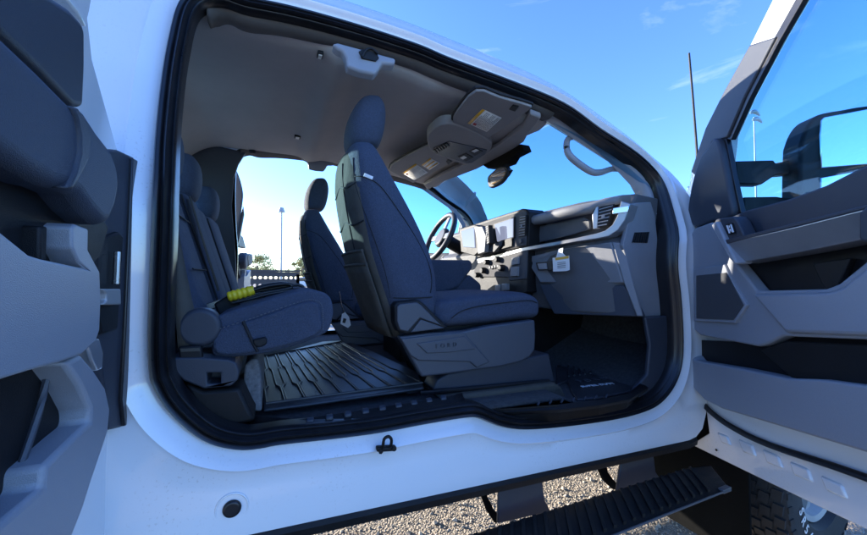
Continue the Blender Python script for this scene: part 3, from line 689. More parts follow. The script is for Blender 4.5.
for y in (.36,):
    obj('panel_seam', tube(BM(), [V((rear_x(z)-.009, y+.05*(z-1.25)**2, z-.02)) for z in (1.23, 1.3, 1.38, 1.45, 1.52, 1.56)], .003, 6), M['seamdark'], seat)
# seams
def near_y(x, z):
    x0, x1, y0, y1 = [interp([(r_[0], r_[i]) for r_ in BACK], z) for i in (1, 2, 3, 4)]
    a, b = (x0+x1)/2, (x1-x0)/2; t = min(.999, abs(x-a)/b)
    return (y0+y1)/2-(y1-y0)/2*(1-t**3.4)**(1/3.4)
bm = BM()
def seam(pts, rr=.0022):
    tube(bm, [V((x, near_y(x, z)-.0005, z)) for x, y, z in smooth_path(pts, 5)], rr, 6)
seam([(0.269,0.225,1.540),(0.273,0.225,1.463),(0.295,0.225,1.376),(0.335,0.225,1.254),(0.380,0.225,1.122),(0.403,0.225,1.027)])
seam([(0.273,0.225,1.470),(0.305,0.225,1.459),(0.356,0.225,1.432),(0.425,0.225,1.347),(0.492,0.225,1.254),(0.545,0.225,1.161),(0.561,0.225,1.092),(0.553,0.225,1.043)], .0018)
seam([(0.388,0.225,1.028),(0.472,0.225,1.026),(0.561,0.225,1.028)])
obj('seam', bm, M['seamdark'], seat, smooth=80)
P = [(0.301,0.210,1.474),(0.330,0.210,1.462),(0.326,0.210,1.451),(0.298,0.210,1.463)]; bm = prism(BM(), [V((p[0], near_y(p[0], p[2])-.007, p[2])) for p in P], (0, .012, 0)); obj('fabric_tag', bm, M['label'], seat)
# headrest
HR = [(1.625, .30, .39, .37, .545), (1.635, .282, .405, .355, .56), (1.67, .272, .418, .345, .57), (1.72, .274, .428, .34, .575), (1.77, .284, .432, .342, .573), (1.81, .303, .425, .35, .565), (1.838, .325, .41, .37, .545), (1.848, .345, .395, .40, .515)]
obj('headrest', loft(BM(), [zr(z, x0, x1, y0, y1, 3, .15) for z, x0, x1, y0, y1 in HR], caps=True), M['fabric'], seat, smooth=80, subsurf=1)
for y in (.415, .50):
    obj('headrest_post', tube(BM(), [(.335, y, 1.58), (.335, y, 1.66)], .007), M['steel'], seat)
# cushion
CU = [(.56, .93, 1.00), (.60, .918, 1.018), (.68, .915, 1.03), (.80, .918, 1.037), (.92, .925, 1.042), (1.00, .93, 1.042), (1.045, .928, 1.03), (1.068, .935, 1.01), (1.076, .95, .99)]
bm = loft(BM(), [rrect(lambda a, b: V((x, a, b+.010*abs((a-.4575)/.24)**4)), .215+.03*(i in (0, 8)), .70-.03*(i in (0, 8)), z0-.02, z1, 4.5, 48) for i, (x, z0, z1) in enumerate(CU)], caps=True)
obj('seat_cushion', bm, M['fabric'], seat, smooth=80, subsurf=1)
bm = BM(); tube(bm, smooth_path([(0.640,0.212,0.946),(0.684,0.212,0.971),(0.766,0.212,0.988),(0.911,0.212,1.000),(1.014,0.212,1.004),(1.051,0.212,0.992)], 5), .0022, 6); obj('seam', bm, M['seamdark'], seat)
# plastic side shield with its sculpted steps
P = [(0.420,0.195,0.890),(0.540,0.195,0.897),(0.688,0.195,0.895),(0.801,0.195,0.909),(1.026,0.195,0.922),(1.030,0.195,0.858),(1.025,0.195,0.795),(0.998,0.195,0.768),(0.952,0.195,0.752),(0.848,0.195,0.741),(0.741,0.195,0.740),(0.623,0.195,0.737),(0.508,0.195,0.737),(0.493,0.195,0.762),(0.465,0.195,0.811),(0.442,0.195,0.856)]
sh = obj('side_shield', prism(BM(), P, (0, .04, 0)), M['shield'], seat, bevel=.008, seg=3)
P = [(0.424,0.187,0.884),(0.537,0.187,0.889),(0.679,0.187,0.893),(0.701,0.187,0.869),(0.795,0.187,0.768),(0.736,0.187,0.750),(0.705,0.187,0.776),(0.493,0.187,0.800),(0.462,0.187,0.820)]
obj('shield_step', prism(BM(), P, (0, .012, 0)), M['shield'], seat, bevel=.005, seg=3)
P = [(0.483,0.182,0.864),(0.575,0.182,0.870),(0.680,0.182,0.878),(0.729,0.182,0.825),(0.616,0.182,0.821),(0.523,0.182,0.825)]; 
bm = prism(BM(), P, (0, .01, 0)); obj('badge_panel', bm, M['shield'], seat, bevel=.003, seg=2)
P = [(0.538,0.180,0.847),(0.662,0.180,0.850)]; a, b = V(P[0]), V(P[1])
text('shield_lettering', 'FORD', .022, frame_mx((a+b)/2, b-a, (0, 0, 1)), M['dark'], seat, .0014, 1.9)
# recliner cover
P = [(0.399,0.190,1.001),(0.410,0.190,1.015),(0.492,0.190,1.022),(0.514,0.190,1.008),(0.616,0.190,0.913),(0.595,0.190,0.907),(0.444,0.190,0.898),(0.414,0.190,0.909),(0.401,0.190,0.944)]
rc = obj('recliner_cover', prism(BM(), P, (0, .05, 0)), M['black'], seat, bevel=.008, seg=3)
P = [(0.408,0.182,0.998),(0.419,0.182,1.008),(0.483,0.182,1.012),(0.499,0.182,1.002),(0.583,0.182,0.922),(0.495,0.182,0.955),(0.449,0.182,0.908),(0.419,0.182,0.916),(0.408,0.182,0.949)]
obj('recliner_face', prism(BM(), P, (0, .02, 0)), M['shield'], seat, bevel=.004, seg=3)
P = [(0.499,0.183,0.950),(0.596,0.183,0.913),(0.461,0.183,0.905)]; obj('recliner_lever', prism(BM(), P, (0, .02, 0)), M['shield'], seat, bevel=.003)
# base and rails
P = [(0.563,0.220,0.678),(0.584,0.220,0.713),(0.626,0.220,0.731),(1.122,0.220,0.768),(1.154,0.220,0.640),(0.864,0.220,0.649)]
obj('seat_base', prism(BM(), P, (0, .10, 0)), M['dark'], seat, bevel=.006)
bm = BM(); tube(bm, [(0.505,0.205,0.678),(0.715,0.205,0.669),(1.107,0.205,0.653)], .008, 8); obj('seat_rail', bm, M['black'], seat)
P = [(0.455,0.240,0.678),(0.486,0.240,0.689),(0.535,0.240,0.680),(0.527,0.240,0.666),(0.471,0.240,0.665)]; obj('floor_bolt_cover', prism(BM(), P, (0, .05, 0)), M['black'], seat, bevel=.004)
bm = prism(BM(), [(.62, .28, .66), (.50, .28, .90), (1.0, .28, .93), (1.04, .28, .66)], (0, .37, 0)); obj('seat_frame', bm, M['black'], seat, bevel=.01)

# the driver's seat is the same seat across the cab
def copy_part(src, loc):
    c = src.copy(); COL.objects.link(c); c.parent = src.parent; c.matrix_parent_inverse = src.matrix_parent_inverse.copy(); c.location = loc
    for ch in list(src.children):
        if ch.name.startswith(('shield_lettering', 'fabric_tag')): continue
        k = ch.copy(); COL.objects.link(k); k.parent = c
    return c
copy_part(seat, (-.075, 1.10, -.07))

# ------------------------------------------------------------------ rear bench
rs = empty('rear_seat', truck)
P = [(-0.143,0.125,0.986),(-0.102,0.125,1.007),(-0.041,0.125,1.026),(0.012,0.125,1.043),(0.095,0.125,1.065),(0.124,0.125,1.063),(0.157,0.125,1.052),(0.174,0.125,1.031),(0.180,0.125,0.997),(0.177,0.125,0.969),(0.164,0.125,0.935),(0.134,0.125,0.919),(0.082,0.125,0.900),(0.027,0.125,0.888),(-0.032,0.125,0.879),(-0.140,0.125,0.882),(-0.142,0.125,0.942)]
cush = obj('seat_cushion', prism(BM(), smooth_path(P, 3, True), (0, 1.74, 0)), M['fabric'], rs, bevel=.030, seg=5)
P = [(-0.134,0.112,0.955),(-0.065,0.112,0.976),(0.004,0.112,0.998),(0.080,0.112,1.024),(0.112,0.112,1.029),(0.135,0.112,1.018),(0.141,0.112,0.984),(0.142,0.112,0.938),(0.081,0.112,0.909),(-0.031,0.112,0.889),(-0.133,0.112,0.890)]
obj('cushion_side_panel', prism(BM(), smooth_path(P, 3, True), (0, .03, 0)), M['fabric'], rs, bevel=.008, seg=3)
bm = BM(); st_ = smooth_path([(-0.133,0.110,0.959),(-0.065,0.110,0.980),(0.004,0.110,1.004),(0.080,0.110,1.030),(0.114,0.110,1.035),(0.141,0.110,1.021),(0.147,0.110,0.984),(0.147,0.110,0.938)], 14)
for a, b in list(zip(st_, st_[1:]))[::2]: tube(bm, [a, b], .0016, 5)
obj('stitching', bm, M['seam'], rs)
bm = BM(); tube(bm, smooth_path([(-0.070,0.108,0.979),(-0.057,0.108,0.948),(-0.044,0.108,0.916),(-0.031,0.108,0.890)], 5), .004, 6); obj('seam', bm, M['seamdark'], rs)
P = [(-0.045,0.100,0.926),(-0.021,0.100,0.930),(-0.016,0.100,0.932),(-0.008,0.100,0.926),(-0.008,0.100,0.912),(-0.021,0.100,0.904),(-0.036,0.100,0.905),(-0.043,0.100,0.914)]; obj('pull_strap', prism(BM(), P, (0, .02, 0)), M['black'], rs, bevel=.004)
# backrest sections leaning on the rear wall
def bsec(y0, y1, xo, z1):
    S = [(.93, .15), (.98, .17), (1.08, .16), (1.22, .145), (1.36, .13), (z1-.07, .11), (z1-.03, .09), (z1, .05)]
    rr = []
    for z, th_ in S:
        x1 = -.36+.31*(1.55-z)+xo
        e = .02 if z == z1 or z == .93 else 0
        rr.append(rrect(lambda a, b: V((a, b, z)), x1-th_-.06, x1, y0+e, y1-e, 4, 40))
    return loft(BM(), rr, caps=True)
for y0, y1, xo, z1 in ((.30, .66, -.005, 1.46), (.66, .98, .012, 1.455), (.98, 1.30, .0, 1.455), (1.30, 1.78, .012, 1.46)):
    obj('backrest', bsec(y0, y1, xo, z1), M['fabric'], rs, smooth=80, subsurf=1)
bm = BM()
for y in (.66, .98, 1.30): obj('seam', tube(BM(), [V((-.36+.31*(1.55-z)-.004, y, z)) for z in (.95, 1.2, 1.43)], .004, 6), M['seamdark'], rs)
for z in (1.13, 1.31): obj('seam', tube(BM(), [V((-.36+.31*(1.55-z)+.001, y, z)) for y in (.33, .45, .59)], .003, 6), M['seamdark'], rs)
for y0, y1 in ((.40, .60), (.78, 1.0), (1.42, 1.64)):
    rr = [rrect(lambda a, b: V((a, b, z)), x0, x1, y0+e, y1-e, 3, 36) for z, x0, x1, e in ((1.445, -.40, -.33, .03), (1.46, -.415, -.308, .01), (1.52, -.42, -.295, 0), (1.59, -.42, -.295, 0), (1.63, -.415, -.308, .01), (1.648, -.40, -.33, .035))]
    obj('headrest', loft(BM(), rr, caps=True), M['fabric'], rs, smooth=80, subsurf=1)
# hinge cover, base box with its square hole
c = V([(-0.175,0.105,0.966)][0]); obj('hinge_cover', disc(BM(), c, (0, 1, 0), .052, .06, 32), M['dark'], rs, bevel=.012, seg=4)
P = [(-0.240,0.085,0.891),(-0.230,0.085,0.895),(-0.166,0.085,0.890),(-0.101,0.085,0.878),(-0.084,0.085,0.868),(-0.076,0.085,0.843),(-0.079,0.085,0.822),(-0.095,0.085,0.807),(-0.158,0.085,0.807),(-0.203,0.085,0.833),(-0.225,0.085,0.859)]
bm = prism(BM(), P, (0, .12, 0)); bm = cut(bm, [prism(BM(), [V(p)+V((0, -.03, 0)) for p in [(-0.152,0.085,0.848),(-0.121,0.085,0.845),(-0.120,0.085,0.816),(-0.151,0.085,0.819)]], (0, .10, 0))])
obj('seat_base', bm, M['dark'], rs, bevel=.007, seg=3)
bm = BM(); box(bm, (-.50, .16, .68), (-.12, 1.86, .90)); obj('under_seat_box', bm, M['black'], rs, bevel=.02)
P = [(-0.205,0.100,0.824),(-0.160,0.100,0.798),(-0.099,0.100,0.796),(-0.075,0.100,0.795),(-0.049,0.100,0.731),(-0.034,0.100,0.699),(-0.097,0.100,0.690),(-0.168,0.100,0.736)]; obj('floor_riser', prism(BM(), P, (0, .2, 0)), M['black'], truck, bevel=.01)
P = [(-0.072,0.220,0.830),(-0.051,0.220,0.849),(-0.034,0.220,0.847),(-0.025,0.220,0.806),(-0.021,0.220,0.707),(-0.021,0.220,0.682),(-0.065,0.220,0.692),(-0.074,0.220,0.714),(-0.082,0.220,0.739),(-0.074,0.220,0.775)]; obj('carpet_riser', prism(BM(), P, (0, .5, 0)), mat('lit_carpet', (.16, .16, .165), .95, bump=1, bscale=400, var=.35, vscale=90), truck, bevel=.012, seg=3)  # paler grey puts the lit patch into the carpet's colour
# seat belt at the near side: webbing, buckle end
a = [(-0.256,0.105,1.318),(-0.248,0.105,1.226),(-0.238,0.105,1.121),(-0.229,0.105,1.016),(-0.221,0.105,0.913)]; b = [(-0.245,0.125,1.323),(-0.230,0.125,1.229),(-0.210,0.125,1.116),(-0.190,0.125,1.013),(-0.172,0.125,0.906)]
sbelt = obj('seat_belt', loft(BM(), [[V(p), (V(p)+V(q))/2+V((0, -.004, 0)), V(q)] for p, q in zip(a, b)], closed=False), M['fabdark'], truck, solid=.003)
P = [(-0.218,0.090,0.921),(-0.168,0.090,0.920),(-0.162,0.090,0.877),(-0.178,0.090,0.866),(-0.213,0.090,0.877)]; obj('belt_anchor', prism(BM(), P, (0, .025, 0)), M['black'], sbelt, bevel=.004)
P = [(-0.213,0.088,0.916),(-0.171,0.088,0.915),(-0.169,0.088,0.907),(-0.211,0.088,0.908)]; obj('belt_stitching', prism(BM(), P, (0, .01, 0)), M['fabdark'], sbelt)
bm = BM(); a, b = [(-0.273,0.374,1.398)][0], [(-0.174,0.587,1.045)][0]
# far belt running down the backrest
pa = [V((-.36+.31*(1.55-z)+.018, y, z)) for y, z in ((.70, 1.43), (.66, 1.30), (.60, 1.05))]
obj('seat_belt', loft(BM(), [[p+V((0, -.022, 0)), p+V((.003, 0, 0)), p+V((0, .022, 0))] for p in pa], closed=False), M['fabdark'], truck, solid=.003)
bm = BM(); obox(bm, V((-.13, .36, 1.005)), (.03, 0, .02), (0, .012, 0), (-.012, 0, .03)); obj('belt_buckle', bm, M['black'], truck, bevel=.006)
bm = BM(); obox(bm, V((-.17, .42, 1.01)), (.03, 0, .01), (0, .014, 0), (-.004, 0, .012)); obj('belt_tongue', bm, M['steel'], truck, bevel=.003)

# ------------------------------------------------------------------ sill plates and latch
P = [(-0.017,0.060,0.670),(0.163,0.060,0.659),(0.378,0.060,0.648),(0.601,0.060,0.657),(0.632,0.060,0.673),(0.536,0.060,0.699),(0.378,0.060,0.707),(0.163,0.060,0.711),(-0.018,0.060,0.710)]
lo = [(-0.084,0.120,0.672),(0.079,0.043,0.672),(0.296,0.033,0.672),(0.437,0.037,0.672),(0.568,0.048,0.672),(0.620,0.068,0.672)]
hi = [(-0.066,0.180,0.690),(0.082,0.081,0.690),(0.309,0.082,0.690),(0.455,0.083,0.690),(0.580,0.094,0.690),(0.627,0.109,0.690)]
bm = BM(); loft(bm, [[V(a)+V((0, .006, -.012)), V(a), V(a)+V((0, .012, .008)), V(b), V(b)+V((0, .01, -.06))] for a, b in zip(lo, hi)], closed=False, caps=False)
sp = obj('scuff_plate', bm, M['black'], truck, smooth=40, solid=.004)
bm = BM()
for i in range(9):
    u0 = V(lo[1]).lerp(V(lo[5]), .05+.10*i); u1 = V(hi[1]).lerp(V(hi[5]), .05+.10*i)
    p = u0.lerp(u1, .50); d_ = (u1-u0); e_ = (V(lo[3])-V(lo[1])).normalized()
    obj('scuff_rib', obox(BM(), p+V((0, 0, .009)), d_*.20, e_*.011, (0, 0, .006)), M['dark'], sp, bevel=.004)
lo = [(0.701,0.137,0.625),(0.764,0.042,0.625),(0.960,-0.018,0.625),(1.131,-0.043,0.625),(1.294,-0.041,0.625),(1.494,0.027,0.625)]
hi = [(0.676,0.137,0.636),(0.747,0.049,0.636),(0.971,-0.006,0.636),(1.149,-0.026,0.636),(1.311,-0.019,0.636),(1.482,0.055,0.636)]
bm = BM(); loft(bm, [[V(a)+V((0, .006, -.012)), V(a), V(a)+V((0, .012, .006)), V(b), V(b)+V((0, .01, -.06))] for a, b in zip(lo, hi)], closed=False)
sp2 = obj('scuff_plate', bm, M['black'], truck, smooth=40, solid=.004)
bm = BM()
for i in range(7):
    u0 = V(lo[1]).lerp(V(lo[4]), .25+.09*i); u1 = V(hi[1]).lerp(V(hi[4]), .25+.09*i)
    obj('scuff_rib', tube(BM(), [u0.lerp(u1, .3)+V((0, 0, .008)), u0.lerp(u1, .95)+V((.02, 0, .008))], .004, 6), M['dark'], sp2)
# carpeted seat riser beside the scuff plate
P = [(0.569,0.170,0.662),(0.695,0.170,0.660),(1.109,0.170,0.654),(1.147,0.170,0.632),(1.186,0.170,0.568),(1.108,0.170,0.566),(0.853,0.170,0.581),(0.695,0.170,0.619),(0.589,0.170,0.638)]; obj('carpet_riser', prism(BM(), P, (0, .3, 0)), M['fabdark'], truck, bevel=.012, seg=3)
# door latch striker standing on the sill, plug in the rocker
c = V([(0.314,-0.004,0.608)][0])
stk = empty('door_striker', truck)
bm = BM(); obox(bm, c+V((0, .0, -.006)), (.030, 0, -.004), (0, .010, 0), (0, 0, .007)); obj('striker_plate', bm, M['black'], stk, bevel=.005, seg=3)
obj('striker_loop', tube(BM(), smooth_path([c+V((-.012, -.006, 0)), c+V((-.014, -.016, .012)), c+V((-.012, -.022, .032)), c+V((0, -.024, .037)), c+V((.009, -.022, .026)), c+V((.010, -.014, .006)), c+V((.008, -.006, 0))], 4), .0045, 8), M['black'], stk, smooth=80)
for dx in (-.02, .02): bm = disc(BM(), c+V((dx, -.012, -.006)), (0, -1, 0), .007, .004, 6); obj('striker_bolt', bm, M['black'], stk)
c = V([(-0.082,0.004,0.525)][0]); obj('plug_rim', tube(BM(), [c+V((.036*math.cos(2*math.pi*k/40), -.001, .036*math.sin(2*math.pi*k/40))) for k in range(40)], .0025, 8, True), M['paint'], body, smooth=80)
obj('rocker_plug', disc(BM(), c, (0, -1, 0), .0225, .010, 32, r2=.019), M['rubber'], truck, bevel=.004, seg=3)

# ------------------------------------------------------------------ open front door (swung out about its hinge)
TH = R(62); D = V((-math.cos(TH), -math.sin(TH), 0)); NN = V((-math.sin(TH), math.cos(TH), 0)); H = V((1.85, -.03, 0))
def fp(P, th_, up=0): return prism(BM(), P, tuple(-NN*th_))
P = [(1.923,0.107,1.567),(1.932,0.124,1.474),(1.926,0.113,1.354),(1.880,0.026,1.282),(1.887,0.040,0.564),(1.872,0.011,0.481),(1.864,-0.004,0.382),(1.927,0.115,0.268),(1.734,-0.248,0.327),(1.555,-0.584,0.385),(1.354,-0.962,0.440),(1.342,-0.986,1.356),(1.541,-0.610,1.344),(1.762,-0.195,1.314)]
fd = obj('front_door', fp(P, .05), M['paint'], truck, bevel=.004)
# stamped pressings along the bottom of the shell
bm = BM()
for P in ([(1.832,-0.055,0.411),(1.803,-0.109,0.419),(1.793,-0.129,0.387),(1.818,-0.081,0.376)], [(1.774,-0.164,0.434),(1.740,-0.228,0.442),(1.731,-0.245,0.404),(1.762,-0.187,0.393)], [(1.717,-0.271,0.449),(1.685,-0.333,0.456),(1.675,-0.350,0.420),(1.707,-0.290,0.407)], [(1.664,-0.372,0.460),(1.631,-0.434,0.468),(1.623,-0.448,0.432),(1.655,-0.388,0.421)], [(1.612,-0.469,0.470),(1.580,-0.529,0.476),(1.573,-0.543,0.441),(1.603,-0.485,0.433)]):
    obj('door_pressing', prism(BM(), [V(p)+NN*.003 for p in P], tuple(-NN*.014)), M['paint'], fd, bevel=.008, seg=3)
bm = disc(BM(), V([(1.837,-0.049,0.328)][0]), NN, .005, .003, 12); obj('drain_hole', bm, M['black'], fd)
# weatherstrip running round the lower edge
bm = BM(); Q = [V(p) for p in [(1.871,0.036,0.558),(1.859,0.012,0.515),(1.827,-0.047,0.489),(1.774,-0.147,0.475),(1.690,-0.305,0.483),(1.537,-0.593,0.538),(1.338,-0.966,0.583)]]
loft(bm, [[q+V((0, 0, .012)), q+NN*.012+V((0, 0, .008)), q+NN*.014+V((0, 0, -.006)), q+V((0, 0, -.012))] for q in smooth_path(Q, 4)], caps=True)
obj('weatherstrip', bm, M['rubber'], fd, smooth=70)
# trim panel in two tones
P = [(1.782,-0.010,1.330),(1.731,-0.104,1.341),(1.702,-0.160,1.245),(1.669,-0.221,1.159),(1.621,-0.312,1.053),(1.504,-0.531,1.067),(1.487,-0.565,1.083),(1.447,-0.639,1.153),(1.282,-0.949,1.283),(1.287,-0.941,0.975),(1.454,-0.626,0.936),(1.573,-0.402,0.905),(1.603,-0.345,0.867),(1.622,-0.310,0.851),(1.773,-0.027,0.841),(1.806,0.036,0.874),(1.812,0.047,1.167),(1.806,0.037,1.290)]
obj('trim_panel', fp(P, .05), M['mid'], fd, bevel=.008, seg=3)
P = [(1.607,-0.300,1.041),(1.478,-0.542,1.059),(1.458,-0.580,1.075),(1.421,-0.649,1.141),(1.261,-0.950,1.270),(1.265,-0.943,0.983),(1.429,-0.634,0.948),(1.543,-0.420,0.920)]
obj('trim_panel', fp(P, .04), M['mid'], fd, bevel=.012, seg=3)
P = [(1.768,-0.010,1.141),(1.679,-0.177,1.155),(1.662,-0.209,1.092),(1.627,-0.276,0.999),(1.655,-0.221,0.924),(1.707,-0.125,0.915),(1.772,-0.003,0.903)]
obj('speaker_surround', fp(P, .02), M['mid'], fd, bevel=.003)
P = [(1.757,-0.024,1.111),(1.669,-0.189,1.122),(1.630,-0.263,0.998),(1.654,-0.217,0.936),(1.702,-0.127,0.927),(1.760,-0.019,0.917)]
obj('speaker_grille', fp(P, .015), mat('speaker_mesh', (.085, .088, .096), .6, bump=1, bscale=1400, kind='voronoi'), fd, bevel=.002)
# recess under the armrest
P = [(1.755,-0.161,1.238),(1.510,-0.623,1.246),(1.478,-0.682,1.198),(1.521,-0.602,1.123),(1.553,-0.542,1.058),(1.693,-0.278,1.024)]; obj('door_recess', fp(P, .01), M['black'], fd)
P = [(1.557,-0.485,1.147),(1.504,-0.584,1.157),(1.521,-0.553,1.077),(1.539,-0.519,1.061)]; obj('door_pull_cup', fp(P, .02), M['black'], fd, bevel=.004)
# belt trim below the glass
P = [(1.689,-0.201,1.346),(1.655,-0.265,1.358),(1.565,-0.433,1.363),(1.511,-0.536,1.377),(1.478,-0.598,1.395),(1.454,-0.642,1.405),(1.289,-0.953,1.472),(1.292,-0.947,1.250),(1.459,-0.632,1.272),(1.645,-0.283,1.243),(1.678,-0.222,1.266)]
obj('belt_trim', fp(P, .045), M['dark'], fd, bevel=.008, seg=3)
# armrest: sloping silver face, dark upper edge, switch pod
a = [(1.600,-0.213,1.236),(1.515,-0.372,1.246),(1.447,-0.501,1.257),(1.373,-0.640,1.272),(1.205,-0.956,1.304)]; b = [(1.616,-0.247,1.155),(1.561,-0.350,1.166),(1.490,-0.483,1.180),(1.414,-0.626,1.199),(1.241,-0.951,1.253)]; t0 = [(1.713,-0.129,1.278),(1.604,-0.333,1.280),(1.531,-0.470,1.290),(1.453,-0.617,1.301),(1.276,-0.951,1.333)]
bm = BM(); loft(bm, [[V(q)-NN*.10, V(p)-NN*.06+V((0, 0, .006)), V(p), V(q)] for p, q in zip(a, b)], caps=True)
ar = obj('armrest', bm, M['silver'], fd, bevel=.004, seg=3, smooth=30)
bm = BM(); a2 = [(1.609,-0.189,1.320),(1.595,-0.216,1.234),(1.581,-0.242,1.181),(1.563,-0.277,1.152)]; 
P = [(1.649,-0.153,1.317),(1.637,-0.174,1.338),(1.595,-0.255,1.333),(1.585,-0.272,1.313),(1.571,-0.300,1.253),(1.596,-0.252,1.244),(1.623,-0.201,1.236)]
obj('switch_pod', fp(P, .05), M['dark'], fd, bevel=.006, seg=3)
P = [(1.603,-0.221,1.307),(1.587,-0.251,1.309),(1.581,-0.264,1.270),(1.596,-0.234,1.266)]; obj('lock_switch', fp(P, .01), M['black'], fd, bevel=.002)
for P in ([(1.596,-0.230,1.302),(1.593,-0.236,1.302),(1.587,-0.247,1.270),(1.590,-0.242,1.270)], [(1.587,-0.248,1.303),(1.584,-0.253,1.303),(1.579,-0.263,1.272),(1.581,-0.258,1.271)], [(1.591,-0.241,1.300),(1.589,-0.244,1.300),(1.588,-0.247,1.292),(1.589,-0.243,1.291)], [(1.588,-0.245,1.286),(1.586,-0.249,1.286),(1.585,-0.252,1.276),(1.587,-0.248,1.276)]):
    obj('switch_mark', fp(P, .002), M['white'], fd)
P = [(1.624,-0.162,1.314),(1.611,-0.188,1.326),(1.582,-0.243,1.221),(1.562,-0.280,1.155),(1.569,-0.267,1.150),(1.585,-0.237,1.184)]; obj('armrest_tip', fp(P, .06), M['mid'], fd, bevel=.006)
P = [(1.365,-0.644,1.266),(1.358,-0.657,1.278),(1.342,-0.688,1.281),(1.343,-0.686,1.201),(1.357,-0.658,1.187),(1.366,-0.642,1.197)]; obj('pull_handle', fp(P, .08), M['dark'], fd, bevel=.008, seg=3)
P = [(1.605,-0.204,1.245),(1.515,-0.373,1.258),(1.446,-0.502,1.269),(1.371,-0.643,1.282),(1.205,-0.956,1.310),(1.205,-0.956,1.305),(1.371,-0.642,1.272),(1.447,-0.501,1.257),(1.515,-0.372,1.244),(1.600,-0.213,1.228)]; obj('armrest_edge', fp(P, .05), M['dark'], fd, bevel=.003)
# pocket and lower bin
P = [(1.874,0.080,0.714),(1.845,0.024,0.808),(1.679,-0.287,0.856),(1.631,-0.379,0.909),(1.507,-0.611,0.934),(1.334,-0.937,0.973),(1.336,-0.933,0.833),(1.509,-0.607,0.777),(1.626,-0.387,0.732),(1.738,-0.178,0.716)]; obj('door_pocket', fp(P, .01), M['black'], fd)
P = [(1.640,-0.307,0.836),(1.591,-0.400,0.887),(1.474,-0.620,0.919),(1.304,-0.939,0.966),(1.306,-0.936,0.864),(1.476,-0.617,0.797),(1.568,-0.444,0.751)]; obj('pocket_back', fp(P, .02), M['black'], fd, bevel=.005)
P = [(1.794,0.045,0.719),(1.783,0.024,0.743),(1.769,-0.001,0.723),(1.640,-0.243,0.755),(1.546,-0.420,0.772),(1.494,-0.518,0.799),(1.435,-0.629,0.817),(1.270,-0.939,0.862),(1.274,-0.933,0.628),(1.438,-0.624,0.640),(1.688,-0.153,0.566),(1.740,-0.056,0.566),(1.775,0.009,0.596),(1.789,0.037,0.642)]
obj('door_bin', fp(P, .06), M['mid'], fd, bevel=.008, seg=3)
# window frame, mirror sail, glass
P = [(1.623,-0.414,2.158),(1.649,-0.366,2.108),(1.697,-0.274,2.009),(1.762,-0.153,1.903),(1.820,-0.044,1.790),(1.874,0.057,1.619),(1.886,0.080,1.537),(1.848,0.009,1.469),(1.776,-0.127,1.523),(1.760,-0.158,1.698),(1.712,-0.247,1.827),(1.643,-0.377,1.970),(1.605,-0.447,2.036),(1.580,-0.495,2.080),(1.551,-0.550,2.125),(1.306,-1.011,2.246),(1.327,-0.972,2.335),(1.596,-0.465,2.208)]
wf = obj('window_frame', fp(P, .05), M['paint'], fd, bevel=.006, seg=2)
P = [(1.679,-0.280,2.001),(1.743,-0.159,1.894),(1.801,-0.050,1.782),(1.852,0.047,1.614),(1.820,-0.013,1.556),(1.780,-0.089,1.703),(1.738,-0.168,1.688),(1.691,-0.257,1.816),(1.624,-0.383,1.956)]
obj('frame_cover', fp(P, .02), M['dark'], fd, bevel=.006, seg=2)
P = [(1.600,-0.444,2.030),(1.636,-0.377,1.965),(1.703,-0.252,1.823),(1.758,-0.147,1.693),(1.740,-0.182,1.673),(1.694,-0.268,1.793),(1.629,-0.390,1.933),(1.591,-0.463,2.004),(1.536,-0.565,2.115),(1.544,-0.550,2.131)]
obj('glass_run', fp(P, .02), M['rubber'], fd, bevel=.002)
P = [(1.732,-0.134,1.693),(1.765,-0.072,1.671),(1.788,-0.029,1.646),(1.813,0.018,1.554),(1.829,0.048,1.451),(1.830,0.049,1.389),(1.804,0.002,1.338),(1.752,-0.097,1.348),(1.700,-0.195,1.353),(1.706,-0.184,1.460)]
obj('mirror_sail', fp(smooth_path(P, 3, True), .045), M['dark'], fd, bevel=.010, seg=4)
P = [(1.772,-0.113,1.711),(1.747,-0.160,1.690),(1.731,-0.190,1.523),(1.713,-0.224,1.360),(1.741,-0.171,1.354),(1.755,-0.146,1.538)]; obj('glass_run', fp(P, .02), M['rubber'], fd, bevel=.002)
P = [(1.799,-0.126,1.711),(1.742,-0.233,1.839),(1.672,-0.365,1.986),(1.632,-0.440,2.050),(1.581,-0.536,2.149),(1.329,-1.010,2.266),(1.340,-0.989,1.448),(1.538,-0.617,1.348),(1.775,-0.171,1.322)]
obj('window_glass', fp(P, .005), M['glass'], fd)
# towing mirror on its two arms
mir = empty('wing_mirror', truck)
P = [(2.185,-0.435,1.795),(2.112,-0.396,1.783),(2.045,-0.360,1.771),(2.012,-0.342,1.754),(1.984,-0.328,1.714),(1.966,-0.318,1.661),(1.960,-0.315,1.620),(1.952,-0.311,1.424),(1.953,-0.312,1.294),(1.989,-0.331,1.253),(2.180,-0.432,1.251),(2.374,-0.535,1.282),(2.410,-0.554,1.408),(2.422,-0.560,1.768),(2.375,-0.536,1.810)]
mh = obj('mirror_housing', prism(BM(), smooth_path(P, 3, True), tuple(-D*.09)), M['black'], mir, bevel=.012, seg=4)
P = [(2.020,-0.354,1.543),(2.019,-0.353,1.677),(2.024,-0.356,1.738),(2.034,-0.361,1.750),(2.177,-0.437,1.778),(2.356,-0.532,1.807),(2.381,-0.546,1.790),(2.375,-0.542,1.586),(2.358,-0.534,1.567)]
obj('mirror_glass', prism(BM(), P, tuple(-D*.012)), M['mirror'], mir, bevel=.003)
